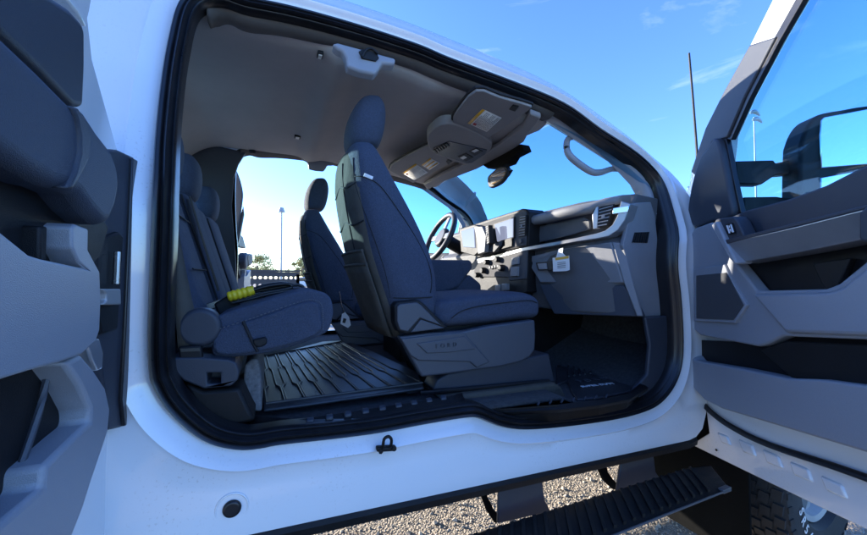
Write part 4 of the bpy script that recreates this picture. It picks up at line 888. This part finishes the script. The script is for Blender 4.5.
P = [(2.018,-0.352,1.504),(2.157,-0.426,1.532),(2.358,-0.533,1.559),(2.373,-0.542,1.542),(2.366,-0.538,1.320),(2.013,-0.350,1.308)]; obj('spotter_glass', prism(BM(), P, tuple(-D*.012)), M['mirror'], mir, bevel=.003)
P = [(1.791,-0.169,1.596),(1.929,-0.242,1.597),(1.936,-0.245,1.584),(2.020,-0.290,1.603),(2.061,-0.312,1.608),(2.060,-0.311,1.543),(1.934,-0.245,1.533),(1.885,-0.218,1.494),(1.800,-0.173,1.497)]; obj('mirror_arm', prism(BM(), P, tuple(-D*.05)), M['black'], mir, bevel=.006)
P = [(1.820,-0.184,1.442),(1.936,-0.246,1.442),(2.015,-0.288,1.426),(2.057,-0.310,1.425),(2.055,-0.309,1.375),(1.819,-0.183,1.378)]; obj('mirror_arm', prism(BM(), P, tuple(-D*.05)), M['black'], mir, bevel=.006)

# ------------------------------------------------------------------ open rear door (swung back, standing square to the cab)
P = [(-0.330,0.140,0.724),(-0.330,0.156,0.697),(-0.330,0.093,0.702),(-0.330,0.029,0.457),(-0.330,-0.448,0.699),(-0.330,-0.563,0.981),(-0.330,-0.585,1.487),(-0.330,-0.354,1.599),(-0.330,-0.164,1.668),(-0.330,-0.118,1.536),(-0.330,0.022,1.399),(-0.330,0.169,1.425),(-0.330,0.156,1.148),(-0.330,0.139,0.836)]
rd = obj('rear_door', prism(BM(), P, (-.06, 0, 0)), M['paint'], truck, bevel=.006)
def rp(P, th_): return prism(BM(), P, (-th_, 0, 0))
P = [(-0.305,-0.091,1.366),(-0.305,-0.054,1.378),(-0.305,-0.019,1.383),(-0.305,0.082,1.397),(-0.305,0.080,1.295),(-0.305,0.060,0.998),(-0.305,0.051,0.809),(-0.305,0.064,0.745),(-0.305,-0.070,0.783),(-0.305,-0.125,0.959),(-0.305,-0.217,1.131),(-0.305,-0.227,1.305)]
obj('hinge_pillar', rp(P, .02), M['dark'], rd, bevel=.005)
P = [(-0.298,0.009,1.381),(-0.298,0.051,1.386),(-0.298,0.048,1.265),(-0.298,0.030,0.977),(-0.298,0.018,0.806),(-0.298,0.031,0.755),(-0.298,-0.001,0.765),(-0.298,-0.024,0.830),(-0.298,-0.010,0.982),(-0.298,0.004,1.258)]; obj('weatherstrip', rp(P, .012), M['rubber'], rd, bevel=.003)
P = [(-0.295,-0.177,1.171),(-0.295,-0.070,1.198),(-0.295,-0.046,1.192),(-0.295,-0.057,1.085),(-0.295,-0.067,0.990),(-0.295,-0.148,0.991),(-0.295,-0.178,1.059)]; obj('inner_cover', rp(P, .02), M['black'], rd, bevel=.005)
P = [(-0.270,-0.668,1.390),(-0.270,-0.512,1.465),(-0.270,-0.438,1.465),(-0.270,-0.396,1.479),(-0.270,-0.364,1.490),(-0.270,-0.331,1.494),(-0.270,-0.318,1.492),(-0.270,-0.313,1.481),(-0.270,-0.310,1.428),(-0.270,-0.312,1.365),(-0.270,-0.344,1.354),(-0.270,-0.432,1.361),(-0.270,-0.507,1.364),(-0.270,-0.667,1.370)]
ug = obj('window_trim', rp(P, .04), M['dark'], rd, bevel=.010, seg=4)
P = [(-0.220,-0.738,1.324),(-0.220,-0.608,1.319),(-0.220,-0.547,1.316),(-0.220,-0.475,1.310),(-0.220,-0.444,1.317),(-0.220,-0.405,1.305),(-0.220,-0.355,1.295),(-0.220,-0.328,1.275),(-0.220,-0.319,1.243),(-0.220,-0.332,1.209),(-0.220,-0.357,1.178),(-0.220,-0.380,1.176),(-0.220,-0.419,1.187),(-0.220,-0.454,1.203),(-0.220,-0.484,1.204),(-0.220,-0.512,1.201),(-0.220,-0.558,1.205),(-0.220,-0.602,1.211),(-0.220,-0.734,1.229)]
up = obj('upper_pad', rp(P, .07), M['padcloth'], rd, bevel=.018, seg=5)
P = [(-0.216,-0.488,1.303),(-0.216,-0.473,1.307),(-0.216,-0.446,1.299),(-0.216,-0.436,1.278),(-0.216,-0.441,1.253),(-0.216,-0.466,1.221),(-0.216,-0.480,1.206),(-0.216,-0.494,1.203),(-0.216,-0.476,1.228),(-0.216,-0.465,1.255),(-0.216,-0.467,1.276),(-0.216,-0.475,1.292)]; obj('pad_seam', rp(P, .02), M['dark'], rd, bevel=.004)
P = [(-0.260,-0.677,1.253),(-0.260,-0.521,1.234),(-0.260,-0.414,1.222),(-0.260,-0.330,1.226),(-0.260,-0.241,1.187),(-0.260,-0.271,1.138),(-0.260,-0.338,1.097),(-0.260,-0.515,1.117),(-0.260,-0.671,1.118)]; obj('door_recess', rp(P, .02), M['black'], rd)  # black sheet paints the shadow beneath the upper pad
P = [(-0.245,-0.480,1.160),(-0.245,-0.463,1.162),(-0.245,-0.463,1.119),(-0.245,-0.478,1.119)]; obj('recess_rib', rp(P, .02), M['black'], rd, bevel=.003)
P = [(-0.232,-0.714,1.175),(-0.232,-0.574,1.144),(-0.232,-0.527,1.124),(-0.232,-0.504,1.121),(-0.232,-0.399,1.113),(-0.232,-0.419,1.121),(-0.232,-0.437,1.138),(-0.232,-0.440,1.164),(-0.232,-0.430,1.170),(-0.232,-0.394,1.168),(-0.232,-0.393,1.139),(-0.232,-0.353,1.109),(-0.232,-0.347,1.067),(-0.232,-0.348,1.022),(-0.232,-0.361,1.007),(-0.232,-0.403,0.997),(-0.232,-0.460,0.998),(-0.232,-0.520,1.002),(-0.232,-0.567,1.004),(-0.232,-0.708,1.022)]
obj('trim_panel', rp(P, .05), M['mid'], rd, bevel=.007, seg=3)
P = [(-0.240,-0.425,0.991),(-0.240,-0.381,0.994),(-0.240,-0.338,0.962),(-0.240,-0.295,0.925),(-0.240,-0.273,0.883),(-0.240,-0.279,0.851),(-0.240,-0.286,0.842),(-0.240,-0.335,0.799),(-0.240,-0.362,0.772),(-0.240,-0.393,0.751),(-0.240,-0.424,0.717),(-0.240,-0.687,0.802),(-0.240,-0.690,0.877),(-0.240,-0.543,0.858),(-0.240,-0.467,0.855),(-0.240,-0.465,0.879),(-0.240,-0.386,0.886),(-0.240,-0.348,0.888),(-0.240,-0.348,0.907),(-0.240,-0.384,0.952)]
obj('door_bin', rp(P, .05), M['mid'], rd, bevel=.007, seg=3)
P = [(-0.275,-0.307,0.981),(-0.275,-0.227,0.888),(-0.275,-0.224,0.844),(-0.275,-0.282,0.842),(-0.275,-0.367,0.808),(-0.275,-0.469,0.817),(-0.275,-0.637,0.837),(-0.275,-0.645,1.029),(-0.275,-0.478,0.995)]; obj('door_pocket', rp(P, .015), M['black'], rd)
bm = tube(BM(), smooth_path([(-0.270,-0.391,0.988),(-0.270,-0.405,0.941),(-0.270,-0.429,0.900),(-0.270,-0.461,0.856),(-0.270,-0.488,0.827)], 4), .004, 6); obj('pocket_edge', bm, M['shield'], rd)
P = [(-0.280,-0.190,1.080),(-0.280,-0.107,1.078),(-0.280,-0.102,1.045),(-0.280,-0.188,1.051),(-0.280,-0.175,1.059),(-0.280,-0.176,1.070)]; obj('latch_bracket', rp(P, .02), M['galv'], rd, bevel=.003)
bm = tube(BM(), [(-0.285,-0.114,1.153),(-0.285,-0.117,1.088)], .0055, 8); obj('latch_rod', bm, M['steel'], rd)
P = [(-0.270,-0.285,1.001),(-0.270,-0.232,0.996),(-0.270,-0.214,0.968),(-0.270,-0.216,0.939),(-0.270,-0.237,0.940),(-0.270,-0.261,0.964)]; obj('hinge_bracket', rp(P, .02), M['carsilver'], rd, bevel=.004)
# rear door window frame seen above its trim
P = [(-0.300,-0.292,1.609),(-0.300,-0.295,1.542),(-0.300,-0.255,1.543),(-0.300,-0.232,1.536),(-0.300,-0.219,1.574),(-0.300,-0.213,1.600),(-0.300,-0.202,1.683)]; obj('window_frame', rp(P, .03), M['paint'], rd, bevel=.004)

# the doors on the driver's side stand open the same way
def mirrored(o, parent, turn=None):
    me = o.data.copy(); me.transform(Matrix.Scale(-1, 4, (0, 1, 0))); me.transform(Matrix.Translation((0, 2*YC, 0))); me.flip_normals()
    if turn: me.transform(turn)
    c = bpy.data.objects.new(o.name.split('.')[0], me); COL.objects.link(c); set_parent(c, parent)
    for md in o.modifiers:
        q = c.modifiers.new(md.name, md.type)
        for a in ('width', 'segments', 'limit_method', 'angle_limit', 'thickness', 'offset'):
            if hasattr(md, a): setattr(q, a, getattr(md, a))
    return c

hinge = V((-.33, 2*YC+.02, 0))
swing = Matrix.Translation(hinge) @ Matrix.Rotation(R(-5), 4, 'Z') @ Matrix.Translation(-hinge)
for door, turn in ((fd, None), (rd, swing)):
    c = mirrored(door, truck, turn)
    for ch in list(door.children): mirrored(ch, c, turn)
    if turn:
        P = [(-0.361,2.160,1.946),(-0.321,2.160,1.982),(-0.273,2.160,1.965),(-0.238,2.160,1.898),(-0.212,2.160,1.791),(-0.211,2.160,1.712),(-0.233,2.160,1.537),(-0.272,2.160,1.363),(-0.319,2.160,1.346),(-0.316,2.160,1.594),(-0.290,2.160,1.736),(-0.292,2.160,1.845),(-0.320,2.160,1.912)]
        obj('window_surround', prism(BM(), smooth_path(P, 3, True), (0, .05, 0)), M['dark'], c, bevel=.008, seg=3)
        P = [(-0.330,2.200,1.365),(-0.268,2.200,1.398),(-0.236,2.200,1.543),(-0.209,2.200,1.680),(-0.201,2.200,1.608),(-0.227,2.200,1.432),(-0.253,2.200,1.305),(-0.279,2.200,1.131),(-0.326,2.200,1.116)]
        obj('trim_panel', prism(BM(), P, (0, .06, 0)), M['shield'], c, bevel=.006)

# ------------------------------------------------------------------ running boards
RZ = .30
a = [(-0.235,-0.036,0.300),(0.541,-0.035,0.300),(1.134,-0.035,0.300),(1.657,-0.042,0.300),(1.721,-0.062,0.300)]; b = [(0.112,-0.316,0.300),(0.923,-0.221,0.300),(1.215,-0.227,0.300),(1.519,-0.220,0.300),(1.589,-0.223,0.300)]
A0, A1, B0, B1 = V(a[1]), V(a[4]), V(b[1]), V(b[4])
dx = V((1, 0, 0)); A0 = A1+(A0-A1).normalized()*2.2; B0 = B1+(B1-V(b[1])).normalized()*-2.2
def running_board():
    bm = BM()
    sec = lambda p, q: [p, p.lerp(q, .12)+V((0, 0, .012)), p.lerp(q, .9)+V((0, 0, .010)), q, q+V((0, .015, -.018)), p+V((0, -.02, -.06))]
    loft(bm, [sec(A0, B0), sec(A0.lerp(A1, .95), B0.lerp(B1, .95)), sec(A1+V((.0, -.02, -.004)), B1)], caps=True)
    o = obj('running_board', bm, M['black'], truck, bevel=.004)
    bm = BM()
    for i in range(32):
        t = .33+.64*i/32; p, q = A0.lerp(A1, t), B0.lerp(B1, t); u = (A1-A0).normalized()
        obox(bm, p.lerp(q, .52)+V((0, 0, .013)), (q-p)*.40, u*.007, (0, 0, .006))
    obj('tread_rib', bm, M['black'], o)
    bm = BM(); u = (B1-B0).normalized()
    tube(bm, [B0+V((0, -.002, .003)), B1+V((0, -.002, .003))-u*.04], .004, 8)
    obj('lip_highlight', bm, M['shield'], o)  # lighter tube paints the highlight line along the board's lip
    bm = BM(); obox(bm, B1-u*.018+V((0, .004, .004)), u*.026, (0, .010, 0), (0, 0, .008)); obj('end_cap', bm, M['shield'], o, bevel=.003)
    for P, Q in (([(0.724,0.020,0.401),(0.906,0.020,0.396),(0.920,0.020,0.293),(0.948,0.020,0.243),(0.717,0.020,0.262)], [(0.707,0.100,0.357),(0.724,0.100,0.357),(0.728,0.100,0.306),(0.754,0.100,0.254),(0.793,0.100,0.208),(0.762,0.100,0.201),(0.728,0.100,0.253),(0.707,0.100,0.308)]), ([(1.326,0.020,0.375),(1.510,0.020,0.363),(1.526,0.020,0.264),(1.577,0.020,0.202),(1.289,0.020,0.235)], [(1.292,0.100,0.322),(1.322,0.100,0.320),(1.333,0.100,0.267),(1.368,0.100,0.225),(1.416,0.100,0.180),(1.367,0.100,0.183),(1.314,0.100,0.233),(1.291,0.100,0.276)])):
        obj('board_bracket', prism(BM(), P, (0, .012, 0)), M['dark'], o, bevel=.004)
        obj('bracket_brace', prism(BM(), Q, (0, .02, 0)), M['under'], o, bevel=.003)
    return o
rb = running_board()
c = mirrored(rb, truck)
for ch in list(rb.children): mirrored(ch, c)

# ------------------------------------------------------------------ front end, bed, wheels, aerial
AX, AZ, WR = 2.47, GZ+.405, .405
def fender():
    arch = [(AX+.47*math.cos(R(a)), AZ+.47*math.sin(R(a))) for a in range(200, -21, -10)]
    P = [(1.97, .46), (1.97, 1.40), (2.2, 1.42), (3.2, 1.33), (3.52, 1.22), (3.58, .80), (3.5, .45)]
    ol = [(1.97, 1.40), (1.97, .40)]+[p for p in arch if p[1] > .40]+[(3.05, .40), (3.52, .45), (3.58, .8), (3.52, 1.22), (3.2, 1.33), (2.3, 1.415)]
    bm = prism(BM(), [(x, -.05, z) for x, z in ol], (0, .14, 0)); return obj('front_fender', bm, M['paint'], truck, bevel=.02, seg=3)
fn = fender(); mirrored(fn, truck)
rows = [[V((x, .07+(2*YC-.14)*k/12, z+.06*math.sin(math.pi*k/12)**.6)) for k in range(13)] for x, z in ((1.97, 1.395), (2.2, 1.40), (2.8, 1.36), (3.3, 1.29), (3.5, 1.2), (3.54, .95))]
obj('hood', loft(BM(), rows, closed=False), M['paint'], truck, solid=.01, smooth=60)
bm = BM(); box(bm, (3.50, .12, .60), (3.56, 2*YC-.12, 1.18)); 
for i in range(4): box(bm, (3.555, .3, .66+.13*i), (3.585, 2*YC-.3, .72+.13*i))
obj('grille', bm, M['black'], truck, bevel=.006)
for y in (.10, 2*YC-.36): bm = BM(); box(bm, (3.53, y, .86), (3.60, y+.26, 1.12)); obj('headlight', bm, M['lens'], truck, bevel=.02)
bm = BM(); box(bm, (3.50, .04, .36), (3.68, 2*YC-.04, .60)); obj('bumper', bm, M['chrome'], truck, bevel=.03, seg=3)
bm = BM()
for y in (.03, 2*YC-.11): prism(bm, [(-.63, y, .50), (-.63, y, 1.36), (-2.60, y, 1.36), (-2.60, y, .55), (-2.05, y, .55), (-2.0, y, .72), (-1.75, y, .85), (-1.45, y, .85), (-1.2, y, .72), (-1.14, y, .5)], (0, .08, 0))
box(bm, (-2.6, .11, .70), (-.63, 2*YC-.11, .75)); box(bm, (-2.6, .11, .75), (-2.55, 2*YC-.11, 1.36)); box(bm, (-.68, .11, .75), (-.63, 2*YC-.11, 1.34))
obj('truck_bed', bm, M['paint'], truck, bevel=.01)
def wheel(x, y, side, steer=0):
    tb = BM(); prof = [(.215, -.06), (.25, -.125), (.33, -.135), (.385, -.125), (.402, -.10), (.405, 0), (.402, .10), (.385, .125), (.33, .135), (.25, .125), (.215, .06)]
    NS = 64; rings = []
    for k in range(NS):
        t = 2*math.pi*k/NS; rings.append([V((r_*math.cos(t), h, r_*math.sin(t))) for r_, h in prof])
    rings.append(rings[0]); loft(tb, rings, closed=False)
    for k in range(40):
        for j, h in enumerate((-.098, -.05, 0, .05, .098)):
            t = 2*math.pi*(k+.5*(j % 2))/40; c_, s_ = math.cos(t), math.sin(t)
            obox(tb, (.407*c_, h, .407*s_), (-.024*s_, .004, .024*c_), (0, .019, 0), (.006*c_, 0, .006*s_))
    for k in range(40):
        t = 2*math.pi*k/40; c_, s_ = math.cos(t), math.sin(t)
        obox(tb, (.375*c_, -.128, .375*s_), (-.014*s_, 0, .014*c_), (.012*c_, .003, .012*s_), (0, .004, 0))
    w_ = obj('wheel', tb, M['tyre'], truck, smooth=45)
    rb_ = BM(); rp_ = [(.218, .06), (.225, -.10), (.20, -.095), (.185, -.05), (.10, -.02), (.09, -.06), (.0001, -.065)]
    rr = [[V((r_*math.cos(2*math.pi*k/48), h, r_*math.sin(2*math.pi*k/48))) for r_, h in rp_] for k in range(48)]; rr.append(rr[0]); loft(rb_, rr, closed=False)
    for k in range(8):
        t = 2*math.pi*k/8; c_, s_ = math.cos(t), math.sin(t); obox(rb_, (.14*c_, -.055, .14*s_), (.065*c_, .012, .065*s_), (-.02*s_, 0, .02*c_), (0, .014, 0))
    rim = obj('rim', rb_, M['galv'], w_, smooth=45)
    mx = Matrix.Translation((x, y, AZ)) @ Matrix.Rotation(R(steer), 4, 'Z') @ Matrix.Rotation(R(180 if side else 0), 4, 'Z')
    w_.data.transform(mx); rim.data.transform(mx)
    return w_, mx
fw, fmx = wheel(AX, -.05, 0, 2); wheel(AX, 2*YC+.05, 1, 2); wheel(-1.6, .16, 0); wheel(-1.6, 2*YC-.16, 1)
for ch_, ang in zip('SR5657', (196, 206, 216, 228, 238, 248)):
    t = R(ang); o_ = V((.30*math.cos(t), -.1375, .30*math.sin(t)))
    mx = fmx @ frame_mx(o_, (-math.sin(t)*-1*-1, 0, math.cos(t)), (-math.cos(t)*-1*-1, 0, -math.sin(t)))
    text('tyre_lettering', ch_, .06, mx, M['label'], fw, .0008)
# mud flap behind the front wheel
bm = BM(); box(bm, (1.94, -.12, GZ+.10), (1.955, .46, .55)); obj('mud_flap', bm, M['under'], truck, bevel=.004)
bm = BM()
box(bm, (1.965, -.03, .12), (1.985, .5, .98))
obj('wheel_liner', bm, M['under'], truck)
P = [(1.994,0.100,1.474),(1.999,0.100,1.749),(1.975,0.100,2.016),(1.950,0.100,2.256)]; bm = tube(BM(), [P[0], P[1], P[2], P[3]], [.006, .006, .0055, .005], 8)
for i in range(70):
    t = i/69; q = V(P[0]).lerp(V(P[3]), t); 
ae = obj('aerial', bm, M['black'], truck)

# ------------------------------------------------------------------ loose things in the cab
# rear floor mat
fmz = .690
def floor_mat(name, P, ridges, label, loc):
    t = thing(name, label, 'floor mat', loc, 'rubber floor mats')
    bm = prism(BM(), [V(p) for p in P], (0, 0, -.012)); obj('mat_sheet', bm, M['mat'], t, bevel=.006)
    bm = BM()
    for r_ in ridges: tube(bm, r_, .0042, 6)
    obj('mat_ridge', bm, M['mat'], t, smooth=60)
    return t
P = [(-0.015,0.221,0.690),(0.091,0.219,0.690),(0.288,0.224,0.690),(0.531,0.231,0.690),(0.591,0.444,0.690),(0.521,1.009,0.690),(0.453,1.406,0.690),(0.306,1.409,0.690),(0.104,1.194,0.690),(-0.056,1.037,0.690)]
c0, c1, f0, f1 = V([(-0.010,0.258,0.690)][0]), V([(0.546,0.267,0.690)][0]), V([(-0.052,1.062,0.690)][0]), V([(0.445,1.368,0.690)][0])
rd_ = []
for i in range(18):
    s = (i+.5)/18; p, q = c0.lerp(c1, s), f0.lerp(f1, s*.98); u = (c1-c0).normalized()
    k = .012*(1 if i % 2 else -1)
    rd_.append([p.lerp(q, t)+u*k*(1 if t < .24 else -.6 if t > .6 else 0)+V((0, 0, .001)) for t in (.02, .22, .26, .58, .62, .97)])
for tt in (.01, .99): rd_.append([c0.lerp(f0, tt)+V((0, 0, .003)), c1.lerp(f1, tt)+V((0, 0, .003))])
floor_mat('floor_mat', P, rd_, 'ribbed black rubber mat on the rear floor, behind the front seats', (.2, .8, .68))
P = [(1.239,0.300,0.600),(1.320,0.320,0.600),(1.213,0.180,0.600),(1.162,0.101,0.600),(1.270,0.081,0.600),(1.432,0.090,0.600),(1.525,0.088,0.600),(1.656,0.228,0.600),(1.713,0.330,0.600),(2.285,0.651,0.600),(2.218,0.919,0.600),(1.822,0.857,0.600),(1.557,0.653,0.600)]
rd_ = []
a0, a1, b0, b1 = [V(p) for p in [(1.354,0.362,0.605),(1.781,0.348,0.605),(1.810,0.835,0.605),(2.315,0.846,0.605)]]
for i in range(12):
    s = (i+.5)/12; rd_.append([a0.lerp(a1, s).lerp(b0.lerp(b1, s), t)+V((0, 0, .002)) for t in (0, .3, 1)])
fm = floor_mat('floor_mat', P, rd_, 'black rubber mat with white lettering in the front passenger footwell', (1.2, .4, .6))
a, b = [V(p) for p in [(1.267,0.211,0.606),(1.506,0.180,0.606)]]
up_ = V([(1.572,0.413,0.606)][0])-V([(1.382,0.197,0.606)][0])
text('mat_lettering', 'SUPER DUTY', .030, frame_mx((a+b)/2, b-a, up_), M['white'], fm, .0008, 1.1)
a, b = [V(p) for p in [(1.304,0.285,0.606),(1.563,0.255,0.606)]]
text('mat_emblem', 'FORD', .052, frame_mx((a+b)/2, b-a, up_), M['shield'], fm, .0012, 1.5)

# yellow-gripped black cable on the rear seat
cab = thing('cable_with_grip', 'yellow ribbed grip on a bundle of black cable, lying on the grey rear seat', 'cable', (-.10, .35, 1.03))
g0, g1 = V([(-0.130,0.340,1.037)][0]), V([(-0.052,0.340,1.059)][0]); gd = (g1-g0)
bm = tube(BM(), [g0+gd*(i/24) for i in range(25)], [.017*(1 if 1 < i < 23 else .85)+.0014*math.sin(i*1.4) for i in range(25)], 14); obj('grip', bm, M['yellow'], cab, smooth=70)
bm = BM()
for k, pts in enumerate(([(-0.052,0.340,1.059),(-0.021,0.340,1.069),(0.016,0.340,1.076),(0.055,0.340,1.079),(0.069,0.340,1.068),(0.036,0.340,1.058),(-0.021,0.340,1.048),(-0.094,0.340,1.026)], [(-0.056,0.360,1.052),(-0.009,0.360,1.061),(0.046,0.360,1.070),(0.090,0.360,1.075),(0.107,0.360,1.064),(0.063,0.360,1.053),(-0.028,0.360,1.037),(-0.108,0.360,1.015)], [(-0.117,0.330,1.017),(-0.064,0.330,1.029),(-0.002,0.330,1.045),(0.095,0.330,1.061)], [(-0.053,0.350,1.059),(-0.028,0.350,1.072),(0.030,0.350,1.081),(0.066,0.350,1.077)])):
    tube(bm, smooth_path(pts, 5), .006, 8)
obj('cord', bm, M['cord'], cab, smooth=80)
# paper tags
tg = thing('paper_tag', 'white paper tag with an amber band hanging on the glovebox by the silver trim', 'paper tag', [(1.285,0.308,1.211)][0], 'paper tags')
P = [(1.283,0.371,1.200),(1.283,0.261,1.206),(1.283,0.258,1.138),(1.283,0.281,1.133),(1.283,0.368,1.132)]; obj('tag_sheet', prism(BM(), P, (.0015, 0, 0)), M['paper'], tg)
P = [(1.284,0.330,1.242),(1.284,0.300,1.245),(1.284,0.303,1.221),(1.284,0.281,1.203),(1.284,0.348,1.199)]; obj('tag_loop', prism(BM(), P, (.0012, 0, 0)), M['paper'], tg)
P = [(1.282,0.352,1.200),(1.282,0.262,1.205),(1.282,0.262,1.193),(1.282,0.349,1.187)]; obj('tag_band', prism(BM(), P, (.0008, 0, 0)), M['amber'], tg)
bm = BM(); q = [V(p) for p in [(1.281,0.338,1.179),(1.281,0.278,1.181),(1.281,0.279,1.148),(1.281,0.338,1.144)]]
for i in range(4):
    t = (i+.5)/4; p, r_ = q[0].lerp(q[3], t), q[1].lerp(q[2], t); obox(bm, (p+r_)/2, (r_-p)*.46, (0, 0, .0018), (.0003, 0, 0))
obj('tag_print', bm, M['inkgrey'], tg)
tg2 = thing('paper_tag', 'small white tag hanging on a wire beside the rear floor mat, below the seats', 'paper tag', [(0.335,0.800,0.891)][0], 'paper tags')
P = [(0.325,0.800,0.921),(0.340,0.800,0.930),(0.360,0.800,0.905),(0.370,0.800,0.864),(0.355,0.800,0.850),(0.318,0.800,0.872)]; obj('tag_sheet', prism(BM(), P, (0, .002, 0)), M['paper'], tg2)
P = [(0.332,0.797,0.901),(0.347,0.797,0.896),(0.340,0.797,0.874),(0.327,0.797,0.879)]; obj('tag_print', prism(BM(), P, (0, .002, 0)), M['ink'], tg2)
obj('tag_wire', tube(BM(), [(0.310,0.800,1.036),(0.320,0.800,0.976),(0.335,0.800,0.926)], .0022, 6), M['steel'], tg2)

# ------------------------------------------------------------------ beyond the truck
# light pole framed in the far doorway
lp = thing('light_pole', 'tall thin light pole with a small round head, standing in the far open doorway', 'light pole', ([(0.969,40.000,-0.142)][0][0], 40, GZ), 'parking lot lights')
b0, t0_ = V([(0.967,40.000,0.065)][0]), V([(0.926,40.000,8.085)][0]); b0.z = GZ
obj('pole', tube(BM(), [b0, t0_], [.12, .08], 12), M['galv'], lp)
obj('lamp_head', disc(BM(), t0_+V((0, 0, -.1)), (0, 0, 1), .34, .45, 16, .2), M['galv'], lp)
b0, t0_ = V([(68.598,30.000,8.524)][0]), V([(68.568,30.000,26.214)][0])
sl_ = thing('street_lamp', 'double headed street lamp seen through the open front door window, above the mirror arm', 'street lamp', (t0_.x, 30, GZ), 'parking lot lights')
b0 = V((t0_.x, 30, GZ)); obj('pole', tube(BM(), [b0, t0_], [.16, .10], 10), M['galv'], sl_)
for k, off in enumerate(((0, 1.2), (.6, .2))):
    c = t0_+V((off[0], 0, off[1]-.6)); obj('lamp_head', tube(BM(), smooth_path([c+V((-1.0, 0, -.25)), c+V((-.4, 0, .15)), c+V((.6, 0, .25)), c+V((1.6, 0, -.1))], 4), [.10+.22*math.sin(math.pi*i/12) for i in range(13)], 10), M['galv'], sl_)
# perforated dark rack
bm = prism(BM(), [(-0.925,12.000,1.322),(0.876,12.000,1.285),(0.881,12.000,0.832),(0.868,12.000,0.496),(-0.887,12.000,0.532)], (0, .06, 0))
hs = []
for j, v in enumerate((277.5, 285.5)):
    for i in range(11 if j == 0 else 8):
        p = V([(-0.782,12.000,1.116)][0]).lerp(V([(0.767,12.000,1.100)][0]), i/10)
        q = V([(-0.778,12.000,0.862)][0]); p.z = p.z if j == 0 else q.z
        hs.append(disc(BM(), p+V((0, -.2, 0)), (0, 1, 0), .052, .5, 10))
allh = BM()
for h in hs:
    me_ = bpy.data.meshes.new('h'); h.to_mesh(me_); h.free(); allh.from_mesh(me_); bpy.data.meshes.remove(me_)
bm = cut(bm, [allh])
rk = thing('perforated_rack', 'dark perforated steel headboard standing on legs beyond the far open doorway', 'steel rack', (0, 12, GZ))
obj('perforated_panel', bm, M['rack'], rk)
x0, x1 = V([(-0.925,12.000,1.322)][0]), V([(0.876,12.000,1.302)][0])
bm = BM(); box(bm, (x0.x-.02, 11.97, x0.z-.02), (x1.x+.02, 12.1, x0.z+.04)); obj('top_rail', bm, M['rack'], rk)
for x in (x0.x+.05, x1.x-.05): bm = BM(); box(bm, (x-.05, 12.0, GZ), (x+.05, 12.08, x0.z-.1)); obj('leg', bm, M['rack'], rk)
bm = BM(); box(bm, (x0.x, 12.0, .35), (x1.x, 12.08, .50)); obj('cross_rail', bm, M['rack'], rk)

# parked cars across the lot
def car(x, y, m, label, L=4.6):
    t = thing('parked_car', label, 'car', (x, y, GZ), 'cars parked across the lot')
    z0 = GZ
    bm = prism(BM(), [(x-L/2, y, z0+.3), (x-L/2, y, z0+.85), (x-L*.32, y, z0+.95), (x-L*.2, y, z0+1.45), (x+L*.16, y, z0+1.48), (x+L*.28, y, z0+1.0), (x+L/2-.1, y, z0+.85), (x+L/2, y, z0+.35)], (0, 1.8, 0)); obj('body', bm, m, t, bevel=.09, seg=3)
    bm = prism(BM(), [(x-L*.27, y-.01, z0+.98), (x-L*.185, y-.01, z0+1.38), (x+L*.14, y-.01, z0+1.40), (x+L*.24, y-.01, z0+1.0)], (0, 1.82, 0)); obj('window', bm, M['carglass'], t)
    for dx_ in (-L*.3, L*.3): obj('wheel', disc(BM(), (x+dx_, y-.02, z0+.33), (0, 1, 0), .33, 1.84, 20), M['tyre'], t)
g_ = [(3.914,46.000,0.858),(5.318,46.000,0.978),(-1.367,46.000,0.753)]
car(g_[0][0], 46, M['carwhite'], 'white car parked just right of the perforated rack')
# trees on the skyline
def tree(x, y, h, w_, label, seed):
    rnd = random.Random(seed); t = thing('tree', label, 'tree', (x, y, GZ), 'trees on the skyline')
    bm = tube(BM(), [(x, y, GZ), (x+.1, y, GZ+h*.35), (x-.1, y, GZ+h*.7)], [.22, .15, .06], 8)
    for k in range(9):
        a = rnd.uniform(0, 6.28); z = rnd.uniform(.3, .65)*h
        tube(bm, [(x, y, GZ+z), (x+math.cos(a)*w_*.35, y+math.sin(a)*w_*.35, GZ+z+h*.15), (x+math.cos(a)*w_*.45, y+math.sin(a)*w_*.45, GZ+z+h*.28)], [.07, .04, .015], 5)
    obj('trunk', bm, M['bark'], t)
    bm = BM()
    cl = [(rnd.gauss(0, .26)*w_, rnd.gauss(0, .26)*w_, h*rnd.uniform(.42, .95), rnd.uniform(.10, .2)*w_) for _ in range(26)]
    for _ in range(2300):
        cx, cy, cz, cr = rnd.choice(cl); d_ = V((rnd.gauss(0, 1), rnd.gauss(0, 1), rnd.gauss(0, .8))); d_ = d_.normalized()*cr*rnd.random()**.5
        p = V((x+cx, y+cy, GZ+cz))+d_; a = V((rnd.gauss(0, 1), rnd.gauss(0, 1), rnd.gauss(0, 1))).normalized(); b = a.orthogonal().normalized(); s = rnd.uniform(.08, .17)
        add(bm, [p-a*s, p+b*s*.6, p+a*s, p-b*s*.6], [(0, 1, 2, 3)])
    obj('crown', bm, M['leaf'], t)
for i, (u_, lab, h, wd) in enumerate(((0, 'yellow leaved tree on the skyline, left of the light pole and above the yellow grip', 4.9, 5.2), (1, 'smaller tree just right of the light pole, over the end of the perforated rack', 4.4, 3.4))):
    p = ([(-1.912,60.000,0.801)][0], [(4.630,60.000,0.787)][0])[i]
    tree(p[0], 60, h, wd, lab, 11+i)
